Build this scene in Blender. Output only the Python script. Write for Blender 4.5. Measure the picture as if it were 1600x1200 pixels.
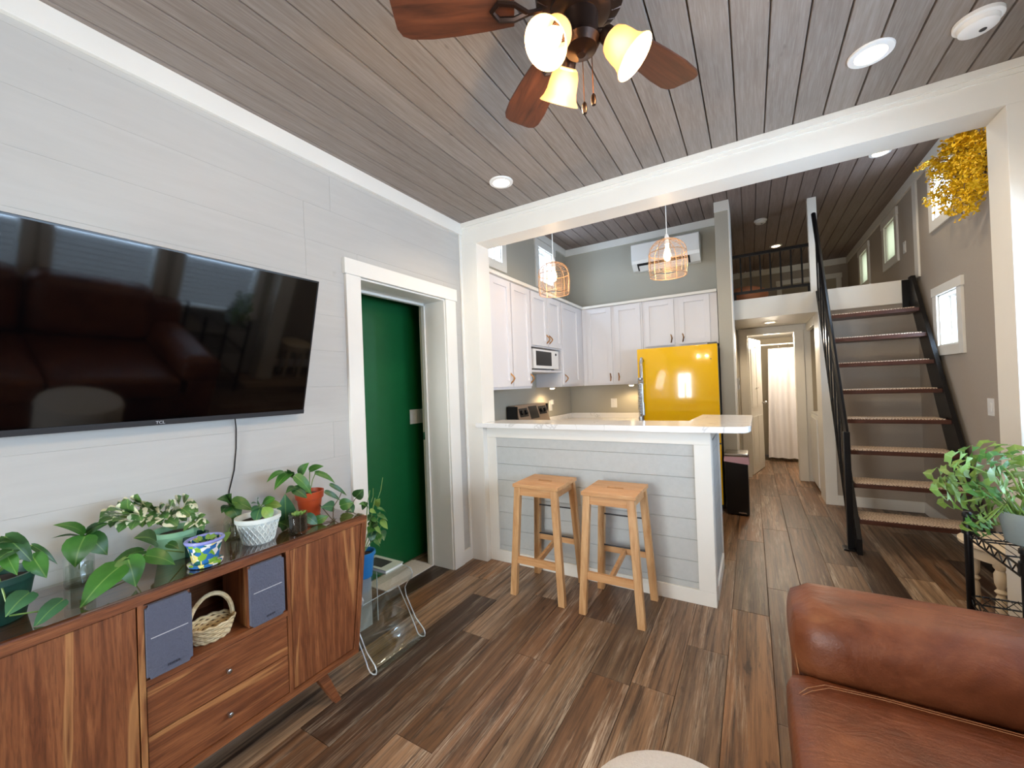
import bpy, bmesh, math, random
from mathutils import Vector, Matrix
random.seed(7)
for o in list(bpy.data.objects): bpy.data.objects.remove(o)
scene = bpy.context.scene
COL = scene.collection
# ------------------------------------------------------------------ camera
FPX, YAW, PITCH, ROLL = 633.65, -.533045, .0068436, -.0376380
CAM = Vector((2.016, 0, 1.385))
_f = Vector((math.sin(YAW)*math.cos(PITCH), math.cos(YAW)*math.cos(PITCH), math.sin(PITCH)))
_r0 = Vector((math.cos(YAW), -math.sin(YAW), 0)); _u0 = _r0.cross(_f)
_r = math.cos(ROLL)*_r0+math.sin(ROLL)*_u0; _u = -math.sin(ROLL)*_r0+math.cos(ROLL)*_u0
cd = bpy.data.cameras.new('camera'); cam = bpy.data.objects.new('camera', cd); COL.objects.link(cam)
cd.sensor_width = 36; cd.lens = FPX*36/1600; cd.clip_start = .02; cd.clip_end = 200
cam.matrix_world = Matrix.Translation(CAM) @ Matrix((_r, _u, -_f)).transposed().to_4x4()
scene.camera = cam
def P(u, v, ax, val):
    """point of the place seen at photo pixel (u,v) on the plane axis=val"""
    d = _r*((u-800)/FPX)-_u*((v-600)/FPX)+_f
    i = 'xyz'.index(ax); return CAM+d*((val-CAM[i])/d[i])
# ------------------------------------------------------------------ world, light, exposure
w = bpy.data.worlds.new('sky'); scene.world = w; w.use_nodes = True
bg = w.node_tree.nodes['Background']; bg.inputs[0].default_value = (.80, .90, 1, 1); bg.inputs[1].default_value = 1.6
vs = scene.view_settings; vs.view_transform = 'Standard'; vs.look = 'None'; vs.exposure = 0.3; vs.gamma = 1; vs.use_curve_mapping = False
def area(name, loc, to, sx, sy, power, color=(1, 1, 1)):
    l = bpy.data.lights.new(name, 'AREA'); l.shape = 'RECTANGLE'; l.size = sx; l.size_y = sy; l.energy = power; l.color = color
    o = bpy.data.objects.new(name, l); COL.objects.link(o); o.location = loc
    o.rotation_euler = (Vector(to)-Vector(loc)).to_track_quat('-Z', 'Y').to_euler(); return o
DAY = (.62, .79, 1.0)
scene.cycles.transparent_max_bounces = 24
WIN_R = [(.10, .77), (.95, 1.60), (1.82, 2.50)]          # living-room windows in the right wall
for a, b in WIN_R: area('daylight_window', (3.62, (a+b)/2, 1.5), (0, (a+b)/2, 1.0), 1.3, .66, 54, DAY)
area('daylight_glazed_door', (.75, -2.2, 1.2), (1.3, 3, 1.15), .75, 1.9, 110, (1.0, .97, .93))
for (y0, y1, z0, z1) in [(4.52, 4.92, 1.60, 2.035), (4.52, 4.92, 2.69, 3.11)]:
    area('daylight_window', (3.66, (y0+y1)/2, (z0+z1)/2), (0, (y0+y1)/2, (z0+z1)/2-.6), .4, .4, 12, DAY)
for (y0, y1) in [(3.2, 3.63), (4.52, 4.92)]:
    area('daylight_window', (-.42, (y0+y1)/2, 2.9), (3, (y0+y1)/2, 2.2), .4, .4, 14, DAY)
def lamp(loc, power, color=(1, .72, .42), r=.03, spot=None):
    l = bpy.data.lights.new('lamp_light', 'SPOT' if spot else 'POINT'); l.energy = power; l.color = color; l.shadow_soft_size = r
    if spot: l.spot_size = math.radians(spot); l.spot_blend = .6
    o = bpy.data.objects.new('lamp_light', l); COL.objects.link(o); o.location = loc; return o
# ------------------------------------------------------------------ materials
def lin(h):
    h = h.lstrip('#'); c = [int(h[i:i+2], 16)/255 for i in (0, 2, 4)]
    return tuple((x/12.92 if x <= .04045 else ((x+.055)/1.055)**2.4) for x in c)+(1,)
class NT:
    def __init__(s, name):
        s.m = bpy.data.materials.new(name); s.m.use_nodes = True; s.t = s.m.node_tree; s.b = s.t.nodes['Principled BSDF']
    def n(s, typ, **kw):
        nd = s.t.nodes.new(typ)
        for k, v in kw.items():
            if k.startswith('i_'): nd.inputs[k[2:].replace('_', ' ')].default_value = v
            else: setattr(nd, k, v)
        return nd
    def l(s, a, b): s.t.links.new(a, b)
    def set(s, **kw):
        for k, v in kw.items(): s.b.inputs[k.replace('_', ' ')].default_value = v
    def ramp(s, src, stops):
        r = s.n('ShaderNodeValToRGB'); e = r.color_ramp.elements
        while len(e) < len(stops): e.new(.5)
        for i, (p, c) in enumerate(stops): e[i].position = p; e[i].color = lin(c) if isinstance(c, str) else c
        s.l(src, r.inputs[0]); return r.outputs[0]
    def coords(s, scale=(1, 1, 1), rnd=True, rot=(0, 0, 0)):
        tc = s.n('ShaderNodeTexCoord'); out = tc.outputs['Object']
        if rnd:
            oi = s.n('ShaderNodeObjectInfo'); mu = s.n('ShaderNodeMath', operation='MULTIPLY'); mu.inputs[1].default_value = 37.0
            s.l(oi.outputs['Random'], mu.inputs[0]); ad = s.n('ShaderNodeVectorMath', operation='ADD')
            s.l(out, ad.inputs[0]); s.l(mu.outputs[0], ad.inputs[1]); out = ad.outputs[0]; s.rand = oi.outputs['Random']
        mp = s.n('ShaderNodeMapping'); mp.inputs['Scale'].default_value = scale; mp.inputs['Rotation'].default_value = rot
        s.l(out, mp.inputs[0]); return mp.outputs[0]
    def noise(s, vec, scale, detail=5, rough=.6, dist=0):
        t = s.n('ShaderNodeTexNoise'); t.inputs['Scale'].default_value = scale; t.inputs['Detail'].default_value = detail
        t.inputs['Roughness'].default_value = rough; t.inputs['Distortion'].default_value = dist
        s.l(vec, t.inputs['Vector']); return t.outputs[0]
    def mix(s, fac, a, b, blend='MIX'):
        m = s.n('ShaderNodeMixRGB', blend_type=blend)
        for i, x in ((0, fac), (1, a), (2, b)):
            if isinstance(x, (int, float)): m.inputs[i].default_value = x
            elif isinstance(x, str): m.inputs[i].default_value = lin(x)
            elif isinstance(x, tuple): m.inputs[i].default_value = x
            else: s.l(x, m.inputs[i])
        return m.outputs[0]
    def bump(s, h, strength=.2, dist=.01):
        b = s.n('ShaderNodeBump'); b.inputs['Strength'].default_value = strength; b.inputs['Distance'].default_value = dist
        s.l(h, b.inputs['Height']); s.l(b.outputs[0], s.b.inputs['Normal'])
    def color(s, c): s.l(c, s.b.inputs['Base Color']); return s.m
def plain(name, c, rough=.5, metal=0, noise=0, nscale=40, **kw):
    t = NT(name); t.set(Base_Color=lin(c), Roughness=rough, Metallic=metal, **kw)
    if noise:
        v = t.coords(rnd=False); n = t.noise(v, nscale, 4)
        c2 = t.mix(n, tuple(x*(1-noise) for x in lin(c)[:3])+(1,), tuple(min(1, x*(1+noise)) for x in lin(c)[:3])+(1,)); t.color(c2)
    return t.m
def emit(name, c, s):
    t = NT(name); t.set(Base_Color=lin(c), Emission_Color=lin(c), Emission_Strength=s); return t.m
M = {}
M['white'] = plain('white_trim_paint', '#e8e4db', .42, noise=.03, nscale=6)
M['kwall'] = plain('greige_wall_paint', '#b0ab9d', .75, noise=.05, nscale=120)
M['rwall'] = plain('taupe_wall_paint', '#ada193', .8, noise=.05, nscale=90)
M['shadecloth'] = plain('cream_roller_shade', '#e6e2c8', .9, Transmission_Weight=.0)
M['cab'] = plain('white_cabinet_paint', '#dedbdc', .4, noise=.02, nscale=8)
M['black'] = plain('black_metal', '#121113', .32, .3)
M['bronze'] = plain('dark_bronze', '#3a2b24', .38, .8)
M['brass'] = plain('antique_brass', '#9a6b3c', .35, .9)
M['chrome'] = plain('brushed_steel', '#b9b7b4', .25, 1)
M['yellow'] = plain('glossy_yellow_enamel', '#f6bf00', .12, Coat_Weight=.6)
M['darkgrey'] = plain('dark_grey_plastic', '#2c2c2e', .45)
M['plastic'] = plain('white_plastic', '#eceae6', .35)
M['bathwall'] = plain('bathroom_wall_paint', '#a59a86', .8)
M['green'] = plain('deep_green_paint', '#085a2c', .45, noise=.12, nscale=12)
M['screen'] = plain('black_glass_screen', '#030304', .05, Specular_IOR_Level=.6)
M['soil'] = plain('potting_soil', '#2a1c14', .95, noise=.5, nscale=160)
M['bulb'] = emit('lit_bulb', '#ffdcaa', 9)
M['can'] = emit('lit_recessed_lens', '#ffe6c0', 9)
M['stem'] = plain('green_stem', '#6f8f45', .5)
M['twig'] = plain('brown_stem', '#5a4a35', .7)
def wood_floor():
    t = NT('weathered_plank_floor'); v = t.coords((1, .035, 1)); v2 = t.coords((1, .06, 1)); v3 = t.coords((1, .22, 1))
    g = t.noise(v, 40, 9, .72, .25); s = t.noise(v2, 13, 6, .72, .35); f = t.noise(v, 170, 4, .7); k = t.noise(v3, 24, 3, .6, .3)
    base = t.ramp(t.rand, [(0, '#4a3529'), (.14, '#9a6f4a'), (.30, '#8d7864'), (.44, '#a3754c'), (.58, '#4f3b30'), (.72, '#9a7d62'), (.86, '#7a583f'), (1, '#b3977a')])
    c = t.mix(t.ramp(g, [(.34, (0, 0, 0, 1)), (.60, (1, 1, 1, 1))]), '#35241a', base)
    pale = t.ramp(s, [(.48, (0, 0, 0, 1)), (.68, (.8, .8, .8, 1))]); fine = t.ramp(f, [(.42, (0, 0, 0, 1)), (.60, (1, 1, 1, 1))])
    c = t.mix(t.mix(1.0, pale, fine, 'MULTIPLY'), c, '#d3c4b1')
    c = t.mix(t.ramp(k, [(.64, (0, 0, 0, 1)), (.74, (.7, .7, .7, 1))]), c, '#2b1d15')
    fr_ = t.n('ShaderNodeMath', operation='FRACT'); m7 = t.n('ShaderNodeMath', operation='MULTIPLY'); m7.inputs[1].default_value = 17.3; t.l(t.rand, m7.inputs[0]); t.l(m7.outputs[0], fr_.inputs[0]); c = t.mix(1.0, c, t.ramp(fr_.outputs[0], [(0, (.52, .50, .48, 1)), (.5, (.9, .87, .83, 1)), (1, (1.2, 1.17, 1.14, 1))]), 'MULTIPLY')
    t.set(Roughness=.42); t.l(t.ramp(g, [(0, (.5, .5, .5, 1)), (1, (.33, .33, .33, 1))]), t.b.inputs['Roughness']); t.bump(g, .12, .004); return t.color(c)
M['floor'] = wood_floor()
def wood_ceiling(name, tint):
    t = NT(name); v = t.coords((1, .05, 1)); g = t.noise(v, 42, 7, .65, .5); v2 = t.coords((1, .35, 1)); k = t.noise(v2, 14, 2, .5); f = t.noise(v, 170, 3, .6)
    base = t.ramp(t.rand, [(0, tint[0]), (.35, tint[1]), (.7, tint[2]), (1, tint[0])])
    c = t.mix(t.ramp(g, [(.32, (.75, .75, .75, 1)), (.66, (0, 0, 0, 1))]), base, tint[3])
    c = t.mix(t.ramp(f, [(.45, (0, 0, 0, 1)), (.7, (.35, .35, .35, 1))]), c, tint[4])
    c = t.mix(t.ramp(k, [(.74, (0, 0, 0, 1)), (.80, (.8, .8, .8, 1))]), c, '#4a3a33'); t.set(Roughness=.6); t.bump(g, .06, .003); return t.color(c)
M['ceil'] = wood_ceiling('greywashed_pine', ['#8f8278', '#998d84', '#877c74', '#75685e', '#aaa098'])
M['ceil2'] = wood_ceiling('greywashed_pine_upper', ['#85736a', '#8b7a72', '#7d6e67', '#6b5a51', '#968a83'])
def shiplap(name, a, b):
    t = NT(name); v = t.coords((1, .12, 1)); g = t.noise(v, 30, 6, .6, .4); k = t.noise(t.coords((1, .6, 1)), 9, 2, .5, .2)
    c = t.mix(t.ramp(g, [(.3, (.5, .5, .5, 1)), (.7, (0, 0, 0, 1))]), a, b); c = t.mix(t.ramp(t.rand, [(0, (0, 0, 0, 1)), (1, (.25, .25, .25, 1))]), c, b)
    c = t.mix(t.ramp(k, [(.765, (0, 0, 0, 1)), (.80, (.45, .45, .45, 1))]), c, '#8f8b82'); t.set(Roughness=.6); t.bump(g, .05, .003); return t.color(c)
M['ship'] = shiplap('whitewashed_shiplap', '#bfbcb6', '#b4b1ab')
M['barship'] = shiplap('pale_grey_shiplap', '#c2c3c0', '#b3b5b2')
def walnut(name, axis, stripe=True):
    sc = {'z': (1, 1, .06), 'y': (1, .06, 1)}[axis]
    t = NT(name); v = t.coords(sc); g = t.noise(v, 34, 7, .62, .9); b = t.noise(v, 9, 3, .5, 1.6); f = t.noise(v, 210, 3, .6)
    c = t.ramp(g, [(.28, '#5c321d'), (.45, '#7f4a2b'), (.58, '#935a36'), (.75, '#a86c44')])
    c = t.mix(t.ramp(f, [(.35, (.5, .5, .5, 1)), (.55, (0, 0, 0, 1))]), c, '#4c2817')
    if stripe: c = t.mix(t.ramp(b, [(.60, (0, 0, 0, 1)), (.64, (.75, .75, .75, 1)), (.70, (0, 0, 0, 1))]), c, '#c08a55')
    t.set(Roughness=.4); return t.color(c)
M['walnut_z'] = walnut('walnut_veneer_upright', 'z'); M['walnut_y'] = walnut('walnut_veneer_lengthwise', 'y')
M['walnut_e'] = walnut('walnut_edge_banding', 'y', False)
def simple_wood(name, cols, sc, rough=.45):
    t = NT(name); v = t.coords(sc); g = t.noise(v, 40, 6, .6, .7)
    t.set(Roughness=rough); return t.color(t.ramp(g, [(.3, cols[0]), (.5, cols[1]), (.72, cols[2])]))
M['pine'] = simple_wood('honey_pine', ['#b3804f', '#c79866', '#d6ac7c'], (1, 1, .12)); M['pine_y'] = simple_wood('honey_pine_seat', ['#bb8450', '#c99562', '#d3a473'], (.12, 1, 1))
M['blade'] = simple_wood('dark_fan_blade_wood', ['#2c160d', '#482617', '#5c3320'], (.1, 1, 1), .5)
M['tread'] = simple_wood('dark_red_stained_tread', ['#3a2019', '#4f2d22', '#5f382a'], (.15, 1, 1), .4)
def quartz():
    t = NT('white_quartz'); v = t.coords(rnd=False); n = t.noise(v, 1.6, 5, .55, 1.2)
    t.set(Roughness=.12); return t.color(t.ramp(n, [(.0, '#eeecea'), (.494, '#eeecea'), (.5, '#cfccc9'), (.506, '#eeecea'), (1, '#eeecea')]))
M['quartz'] = quartz()
def leather():
    t = NT('cognac_leather'); v = t.coords(rnd=False); n = t.noise(v, 5, 6, .65, .5); f = t.noise(v, 190, 3, .6)
    c = t.ramp(n, [(.3, '#552a16'), (.5, '#703b20'), (.7, '#8a512f')]); t.l(t.ramp(n, [(.3, (.33, .33, .33, 1)), (.7, (.5, .5, .5, 1))]), t.b.inputs['Roughness'])
    ad = t.n('ShaderNodeMath', operation='ADD'); n2 = t.noise(t.coords((1, 3, 1), False), 9, 3, .5, 1.2); t.l(f, ad.inputs[0]); mu = t.n('ShaderNodeMath', operation='MULTIPLY'); mu.inputs[1].default_value = 4
    t.l(n2, mu.inputs[0]); t.l(mu.outputs[0], ad.inputs[1]); t.bump(ad.outputs[0], .22, .004); return t.color(c)
M['leather'] = leather(); M['thread'] = plain('tan_thread', '#9a6b45', .7)
def leafmat(name, a, b, edge=None):
    t = NT(name); uv = t.n('ShaderNodeUVMap'); sp = t.n('ShaderNodeSeparateXYZ'); t.l(uv.outputs[0], sp.inputs[0])
    ab = t.n('ShaderNodeMath', operation='ABSOLUTE'); t.l(sp.outputs[0], ab.inputs[0]); v = t.coords((1, 1, 1)); n = t.noise(v, 30, 3, .6)
    c = t.mix(n, a, b); c = t.mix(t.ramp(ab.outputs[0], [(0, (.5, .5, .5, 1)), (.07, (0, 0, 0, 1))]), c, '#8fae5c')
    if edge:
        ad = t.n('ShaderNodeMath', operation='ADD'); t.l(ab.outputs[0], ad.inputs[0]); m2 = t.n('ShaderNodeMath', operation='MULTIPLY_ADD'); m2.inputs[1].default_value = 1.5; m2.inputs[2].default_value = -.75
        t.l(t.noise(v, 45, 2), m2.inputs[0]); t.l(m2.outputs[0], ad.inputs[1]); c = t.mix(t.ramp(ad.outputs[0], [(.46, (0, 0, 0, 1)), (.58, (1, 1, 1, 1))]), c, edge)
    t.set(Roughness=.38, Subsurface_Weight=.0); t.b.inputs['Transmission Weight'].default_value = 0; return t.color(c)
M['leaf'] = leafmat('green_leaf', '#2c5a20', '#447a2c'); M['leafd'] = leafmat('dark_green_leaf', '#20421b', '#325c28'); M['leafl'] = leafmat('yellow_green_leaf', '#5f8636', '#83a34a')
M['leafv'] = leafmat('variegated_leaf', '#3f6530', '#5f8846', '#ecebcb'); M['leafb'] = leafmat('blue_green_leaf', '#2c5638', '#3f6c46'); M['leafc'] = leafmat('pale_celery_leaf', '#42631e', '#6a8832')
def glass(name, tint='#ffffff', rough=.02, ior=1.45, mixf=.0):
    t = NT(name); t.set(Base_Color=lin(tint), Roughness=rough, IOR=ior); t.b.inputs['Transmission Weight'].default_value = 1; return t.m
def thin_glass(name, tint='#f4fbff', gl=.12):
    t = NT(name); tr = t.n('ShaderNodeBsdfTransparent'); tr.inputs[0].default_value = lin(tint); g = t.n('ShaderNodeBsdfGlossy'); g.inputs['Roughness'].default_value = .03
    lw = t.n('ShaderNodeLayerWeight'); lw.inputs[0].default_value = .5; pw = t.n('ShaderNodeMath', operation='POWER'); pw.inputs[1].default_value = 3.2; t.l(lw.outputs['Facing'], pw.inputs[0])
    ad = t.n('ShaderNodeMath', operation='MULTIPLY_ADD'); ad.inputs[1].default_value = .8; ad.inputs[2].default_value = gl*.5; t.l(pw.outputs[0], ad.inputs[0])
    ge = t.n('ShaderNodeNewGeometry'); iv = t.n('ShaderNodeMath', operation='SUBTRACT'); iv.inputs[0].default_value = 1; t.l(ge.outputs['Backfacing'], iv.inputs[1]); mm = t.n('ShaderNodeMath', operation='MULTIPLY'); t.l(ad.outputs[0], mm.inputs[0]); t.l(iv.outputs[0], mm.inputs[1])
    mx = t.n('ShaderNodeMixShader'); t.l(mm.outputs[0], mx.inputs[0]); t.l(tr.outputs[0], mx.inputs[1]); t.l(g.outputs[0], mx.inputs[2])
    t.l(mx.outputs[0], t.t.nodes['Material Output'].inputs[0]); return t.m
M['pane'] = thin_glass('window_glass', '#f6fbff', .06); M['jar'] = thin_glass('clear_jar_glass', '#eef4f0', .2); M['acrylic'] = thin_glass('clear_acrylic', '#f8fbfb', .16); M['acryl_edge'] = plain('polished_acrylic_edge', '#e3e9ea', .12, Transmission_Weight=.35); M['glasstop'] = thin_glass('smoked_glass_top', '#ece8dc', .42)
def frosted():
    t = NT('frosted_amber_shade'); t.set(Base_Color=lin('#ffe2b0'), Roughness=.5, Emission_Color=lin('#ffb765'), Emission_Strength=.22); t.b.inputs['Transmission Weight'].default_value = .55; return t.m
M['shade'] = frosted()
def shag(name, c):
    t = NT(name); v = t.coords(rnd=False); n = t.noise(v, 120, 5, .7); t.set(Roughness=.95); t.bump(n, .9, .01); return t.color(t.mix(n, tuple(x*.8 for x in lin(c)[:3])+(1,), c))
M['shag'] = shag('cream_boucle', '#efe6dc'); M['curtain'] = plain('white_curtain_cloth', '#ece8ea', .8)
M['grille'] = shag('blue_grey_speaker_cloth', '#6a6e80'); M['wicker'] = simple_wood('pale_wicker', ['#c3a878', '#e2cda0', '#efe0bb'], (1, 1, 1), .7)
def tread_mat():
    t = NT('tan_patterned_tread_mat'); v = t.coords(rnd=False); sp = t.n('ShaderNodeSeparateXYZ'); t.l(v, sp.inputs[0])
    wv = t.n('ShaderNodeTexVoronoi'); wv.distance = 'MANHATTAN'; wv.inputs['Scale'].default_value = 13; wv.inputs['Randomness'].default_value = 0.15; t.l(v, wv.inputs['Vector'])
    sn = t.n('ShaderNodeMath', operation='SINE'); mu = t.n('ShaderNodeMath', operation='MULTIPLY'); mu.inputs[1].default_value = 26; t.l(wv.outputs['Distance'], mu.inputs[0]); t.l(mu.outputs[0], sn.inputs[0])
    t.set(Roughness=.95); return t.color(t.ramp(sn.outputs[0], [(.0, '#e2cdb6'), (.45, '#e2cdb6'), (.6, '#6a4a38')]))
M['mat'] = tread_mat()
def painted_pot():
    t = NT('hand_painted_flower_glaze'); v = t.coords(rnd=False); vo = t.n('ShaderNodeTexVoronoi'); vo.inputs['Scale'].default_value = 62; t.l(v, vo.inputs['Vector']); sp = t.n('ShaderNodeSeparateXYZ'); t.l(vo.outputs['Color'], sp.inputs[0])
    r = t.n('ShaderNodeValToRGB'); r.color_ramp.interpolation = 'CONSTANT'; e = r.color_ramp.elements
    while len(e) < 5: e.new(.5)
    for i, (p, c) in enumerate([(0, '#e9e9e2'), (.3, '#2f6fb0'), (.5, '#7fae3c'), (.68, '#f0e08a'), (.84, '#2f6b62')]): e[i].position = p; e[i].color = lin(c)
    t.l(sp.outputs[0], r.inputs[0]); t.set(Roughness=.25); return t.color(r.outputs[0])
M['painted'] = painted_pot()
M['pgreen'] = plain('sage_green_plastic', '#8fbf97', .4); M['pdark'] = plain('dark_green_plastic', '#174338', .4); M['pwhite'] = plain('white_glazed_ceramic', '#dfe5df', .3); M['porange'] = plain('orange_terracotta_plastic', '#b8481f', .4)
M['pblue'] = plain('bright_blue_plastic', '#1f74b5', .4); M['plilac'] = plain('lilac_glaze', '#8f93d2', .25); M['petal'] = plain('yellow_petal', '#f0bc08', .6, noise=.35, nscale=45); M['liner'] = plain('pink_bin_liner', '#c9a3b0', .5)
M['cream'] = plain('distressed_cream_paint', '#ddcdb2', .6, noise=.12, nscale=14); M['jute'] = plain('woven_white_mat', '#d5cbc0', .95, noise=.25, nscale=90); M['vase'] = plain('blue_grey_glazed_glass', '#9aa8a9', .2, noise=.2, nscale=18); M['paper'] = plain('printed_cover', '#a9b5a8', .4, noise=.3, nscale=9)
M['text'] = plain('silver_lettering', '#c9c9cc', .4); M['textd'] = plain('dark_lettering', '#23242c', .5); M['orange'] = plain('peach_bedding', '#c9835c', .9); M['wire'] = plain('copper_tan_wire', '#b8926a', .4, .3); M['blackplastic'] = plain('black_plastic', '#0d0d0f', .3)
M['ovenpanel'] = plain('brown_steel_panel', '#a89482', .3, .6); M['cordw'] = plain('white_cord', '#e8e6e2', .5); M['blind'] = plain('white_blind_slat', '#eef0f0', .5)
# ------------------------------------------------------------------ mesh helpers
def box(bm, x0, x1, y0, y1, z0, z1, bev=0):
    vs_ = [bm.verts.new((x, y, z)) for z in (z0, z1) for y in (y0, y1) for x in (x0, x1)]
    fs = [bm.faces.new([vs_[i] for i in q]) for q in ((0, 2, 3, 1), (4, 5, 7, 6), (0, 1, 5, 4), (2, 6, 7, 3), (0, 4, 6, 2), (1, 3, 7, 5))]
    if bev:
        es = list({e for f in fs for e in f.edges}); bmesh.ops.bevel(bm, geom=es, offset=bev, segments=2, affect='EDGES', profile=.7)
def tube(bm, pts, r, n=8, cap=True, closed=False):
    pts = [Vector(p) for p in pts]; rings = []; m = len(pts); nrm = None
    for i, p in enumerate(pts):
        a = pts[(i-1) % m] if (closed or i) else p; b = pts[(i+1) % m] if (closed or i < m-1) else p
        t = (b-a).normalized()
        if nrm is None: nrm = t.cross(Vector((0, 0, 1)));  nrm = t.cross(Vector((1, 0, 0))) if nrm.length < .05 else nrm
        nrm = (nrm-t*nrm.dot(t)).normalized(); bi = t.cross(nrm); rr = r[i] if isinstance(r, (list, tuple)) else r
        rings.append([bm.verts.new(p+rr*(math.cos(2*math.pi*k/n)*nrm+math.sin(2*math.pi*k/n)*bi)) for k in range(n)])
    for i in range(m if closed else m-1):
        A, B = rings[i], rings[(i+1) % m]
        for k in range(n): bm.faces.new((A[k], A[(k+1) % n], B[(k+1) % n], B[k]))
    if cap and not closed: bm.faces.new(rings[0][::-1]); bm.faces.new(rings[-1])
def lathe(bm, prof, c=(0, 0, 0), n=28, mtx=None, capa=True, capb=True):
    c = Vector(c); rings = []
    for r, z in prof:
        ring = []
        for k in range(n):
            p = Vector((r*math.cos(2*math.pi*k/n), r*math.sin(2*math.pi*k/n), z)); p = mtx @ p if mtx else p
            ring.append(bm.verts.new(c+p))
        rings.append(ring)
    for A, B in zip(rings, rings[1:]):
        for k in range(n): bm.faces.new((A[k], A[(k+1) % n], B[(k+1) % n], B[k]))
    if capa: bm.faces.new(rings[0][::-1])
    if capb: bm.faces.new(rings[-1])
def prism(bm, poly, ax, a, b):
    """poly in the two axes left over (cyclic order y,z for x; x,z for y; x,y for z)"""
    def pt(p, h): return {'x': (h, p[0], p[1]), 'y': (p[0], h, p[1]), 'z': (p[0], p[1], h)}[ax]
    A = [bm.verts.new(pt(p, a)) for p in poly]; B = [bm.verts.new(pt(p, b)) for p in poly]; n = len(poly)
    bm.faces.new(A[::-1]); bm.faces.new(B)
    for k in range(n): bm.faces.new((A[k], A[(k+1) % n], B[(k+1) % n], B[k]))
def put(name, bm, mat, parent=None, smooth=False, mods=None):
    bmesh.ops.recalc_face_normals(bm, faces=bm.faces); me = bpy.data.meshes.new(name); bm.to_mesh(me); bm.free()
    me.materials.append(M[mat] if isinstance(mat, str) else mat)
    if smooth: me.shade_smooth() if smooth is True else me.set_sharp_from_angle(angle=math.radians(smooth)) if False else me.shade_smooth()
    if smooth: me.set_sharp_from_angle(angle=math.radians(40))
    o = bpy.data.objects.new(name, me); COL.objects.link(o); join(o, parent); return o
def join(o, parent):
    if parent:
        o.parent = parent; r = parent; off = Vector(r.location)
        if parent.parent: off = Vector((0, 0, 0)) if parent.type != 'EMPTY' else off
        o.matrix_parent_inverse = Matrix.Translation(-off) if parent.type == 'EMPTY' else Matrix.Identity(4)
def B(name, mat, parent, *boxes, bev=.003, smooth=False):
    bm = bmesh.new()
    for b in boxes: box(bm, *b, bev=bev)
    return put(name, bm, mat, parent, smooth)
def tag(o, label, cat, group=None):
    o['label'] = label; o['category'] = cat
    if group: o['group'] = group
    return o
def thing(name, label, cat, loc, group=None):
    o = bpy.data.objects.new(name, None); o.empty_display_size = .05; COL.objects.link(o); o.location = loc; return tag(o, label, cat, group)
def struct(o): o['kind'] = 'structure'; return o
def text(name, s, size, mtx, mat, parent, ext=.0006):
    cu = bpy.data.curves.new(name, 'FONT'); cu.body = s; cu.size = size; cu.extrude = ext; cu.align_x = 'CENTER'; cu.align_y = 'CENTER'
    tmp = bpy.data.objects.new(name, cu); COL.objects.link(tmp); dg = bpy.context.evaluated_depsgraph_get(); me = bpy.data.meshes.new_from_object(tmp.evaluated_get(dg)); bpy.data.objects.remove(tmp)
    me.transform(mtx); me.materials.clear(); me.materials.append(M[mat]); o = bpy.data.objects.new(name, me); COL.objects.link(o); join(o, parent); return o
def holes_wall(bm, ax, p0, p1, u0, u1, z0, z1, holes):
    us = sorted({u0, u1, *[h[0] for h in holes], *[h[1] for h in holes]}); zs = sorted({z0, z1, *[h[2] for h in holes], *[h[3] for h in holes]})
    for a, b in zip(us, us[1:]):
        for c, d in zip(zs, zs[1:]):
            if any(h[0] <= a and b <= h[1] and h[2] <= c and d <= h[3] for h in holes): continue
            box(bm, p0, p1, a, b, c, d) if ax == 'x' else box(bm, a, b, p0, p1, c, d)
# ================================================================== THE SETTING
YB = -1.9                                  # wall behind the camera
YP0, YP1 = 2.665, 2.845                    # cased opening between living room and kitchen
XL, XR, XKL, XKR = 0.0, 3.2, -.21, 3.44    # living-room and kitchen side walls
ZC, ZK, ZBEAM = 2.73, 3.30, 2.546          # living ceiling, kitchen/loft ceiling, beam soffit
YK, YL, ZL0, ZL1, YE = 5.41, 5.45, 2.07, 2.29, 8.55
floor = struct(B('floor', 'twig', None, (-.62, 3.55, YB-.1, YE+.1, -.08, -.014), bev=0))
PW = .19; bm = bmesh.new(); box(bm, -PW/2+.0008, PW/2-.0008, -.609, .609, -.013, 0, bev=.0028); plank_me = bpy.data.meshes.new('plank'); bm.to_mesh(plank_me); bm.free(); plank_me.materials.append(M['floor'])
col = 0
x = 1.487-PW*11+PW/2
while x < 3.5:
    y = YB-.2+random.uniform(0, 1.2)-.4
    while y < YE:
        if y > YB-.7 and not (y < 1.0 and x < -.1) and not (y < 2.9 and x > 3.35) and not (y > 2.9 and x < -.25):
            o = bpy.data.objects.new('plank', plank_me); COL.objects.link(o); o.location = (x, y, 0); o.parent = floor
        y += 1.2195
    x += PW
# --- ceilings of separate boards
def board_ceiling(name, x0, x1, y0, y1, z, mat, off, label_w=.13):
    c = struct(B(name, 'white', None, (x0, x1, y0, y1, z+.02, z+.06), bev=0)); L = y1-y0; k = 0; xx = off
    while xx < x1:
        a, b = max(xx, x0), min(xx+label_w, x1)
        if b-a > .01:
            bm = bmesh.new(); g = .0045; prof = [(a+.0006, z+.012), (a+g, z), (b-g, z), (b-.0006, z+.012), (b-.0006, z+.02), (a+.0006, z+.02)]
            prism(bm, prof, 'y', y0, y1); put('ceiling_board', bm, mat, c)
        xx += label_w
    return c
board_ceiling('ceiling', XL, XR, YB, YP0, ZC, 'ceil', .045-.13)
board_ceiling('ceiling', XKL, XKR, YP1, YE, ZK, 'ceil2', -.085-.13)
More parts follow.
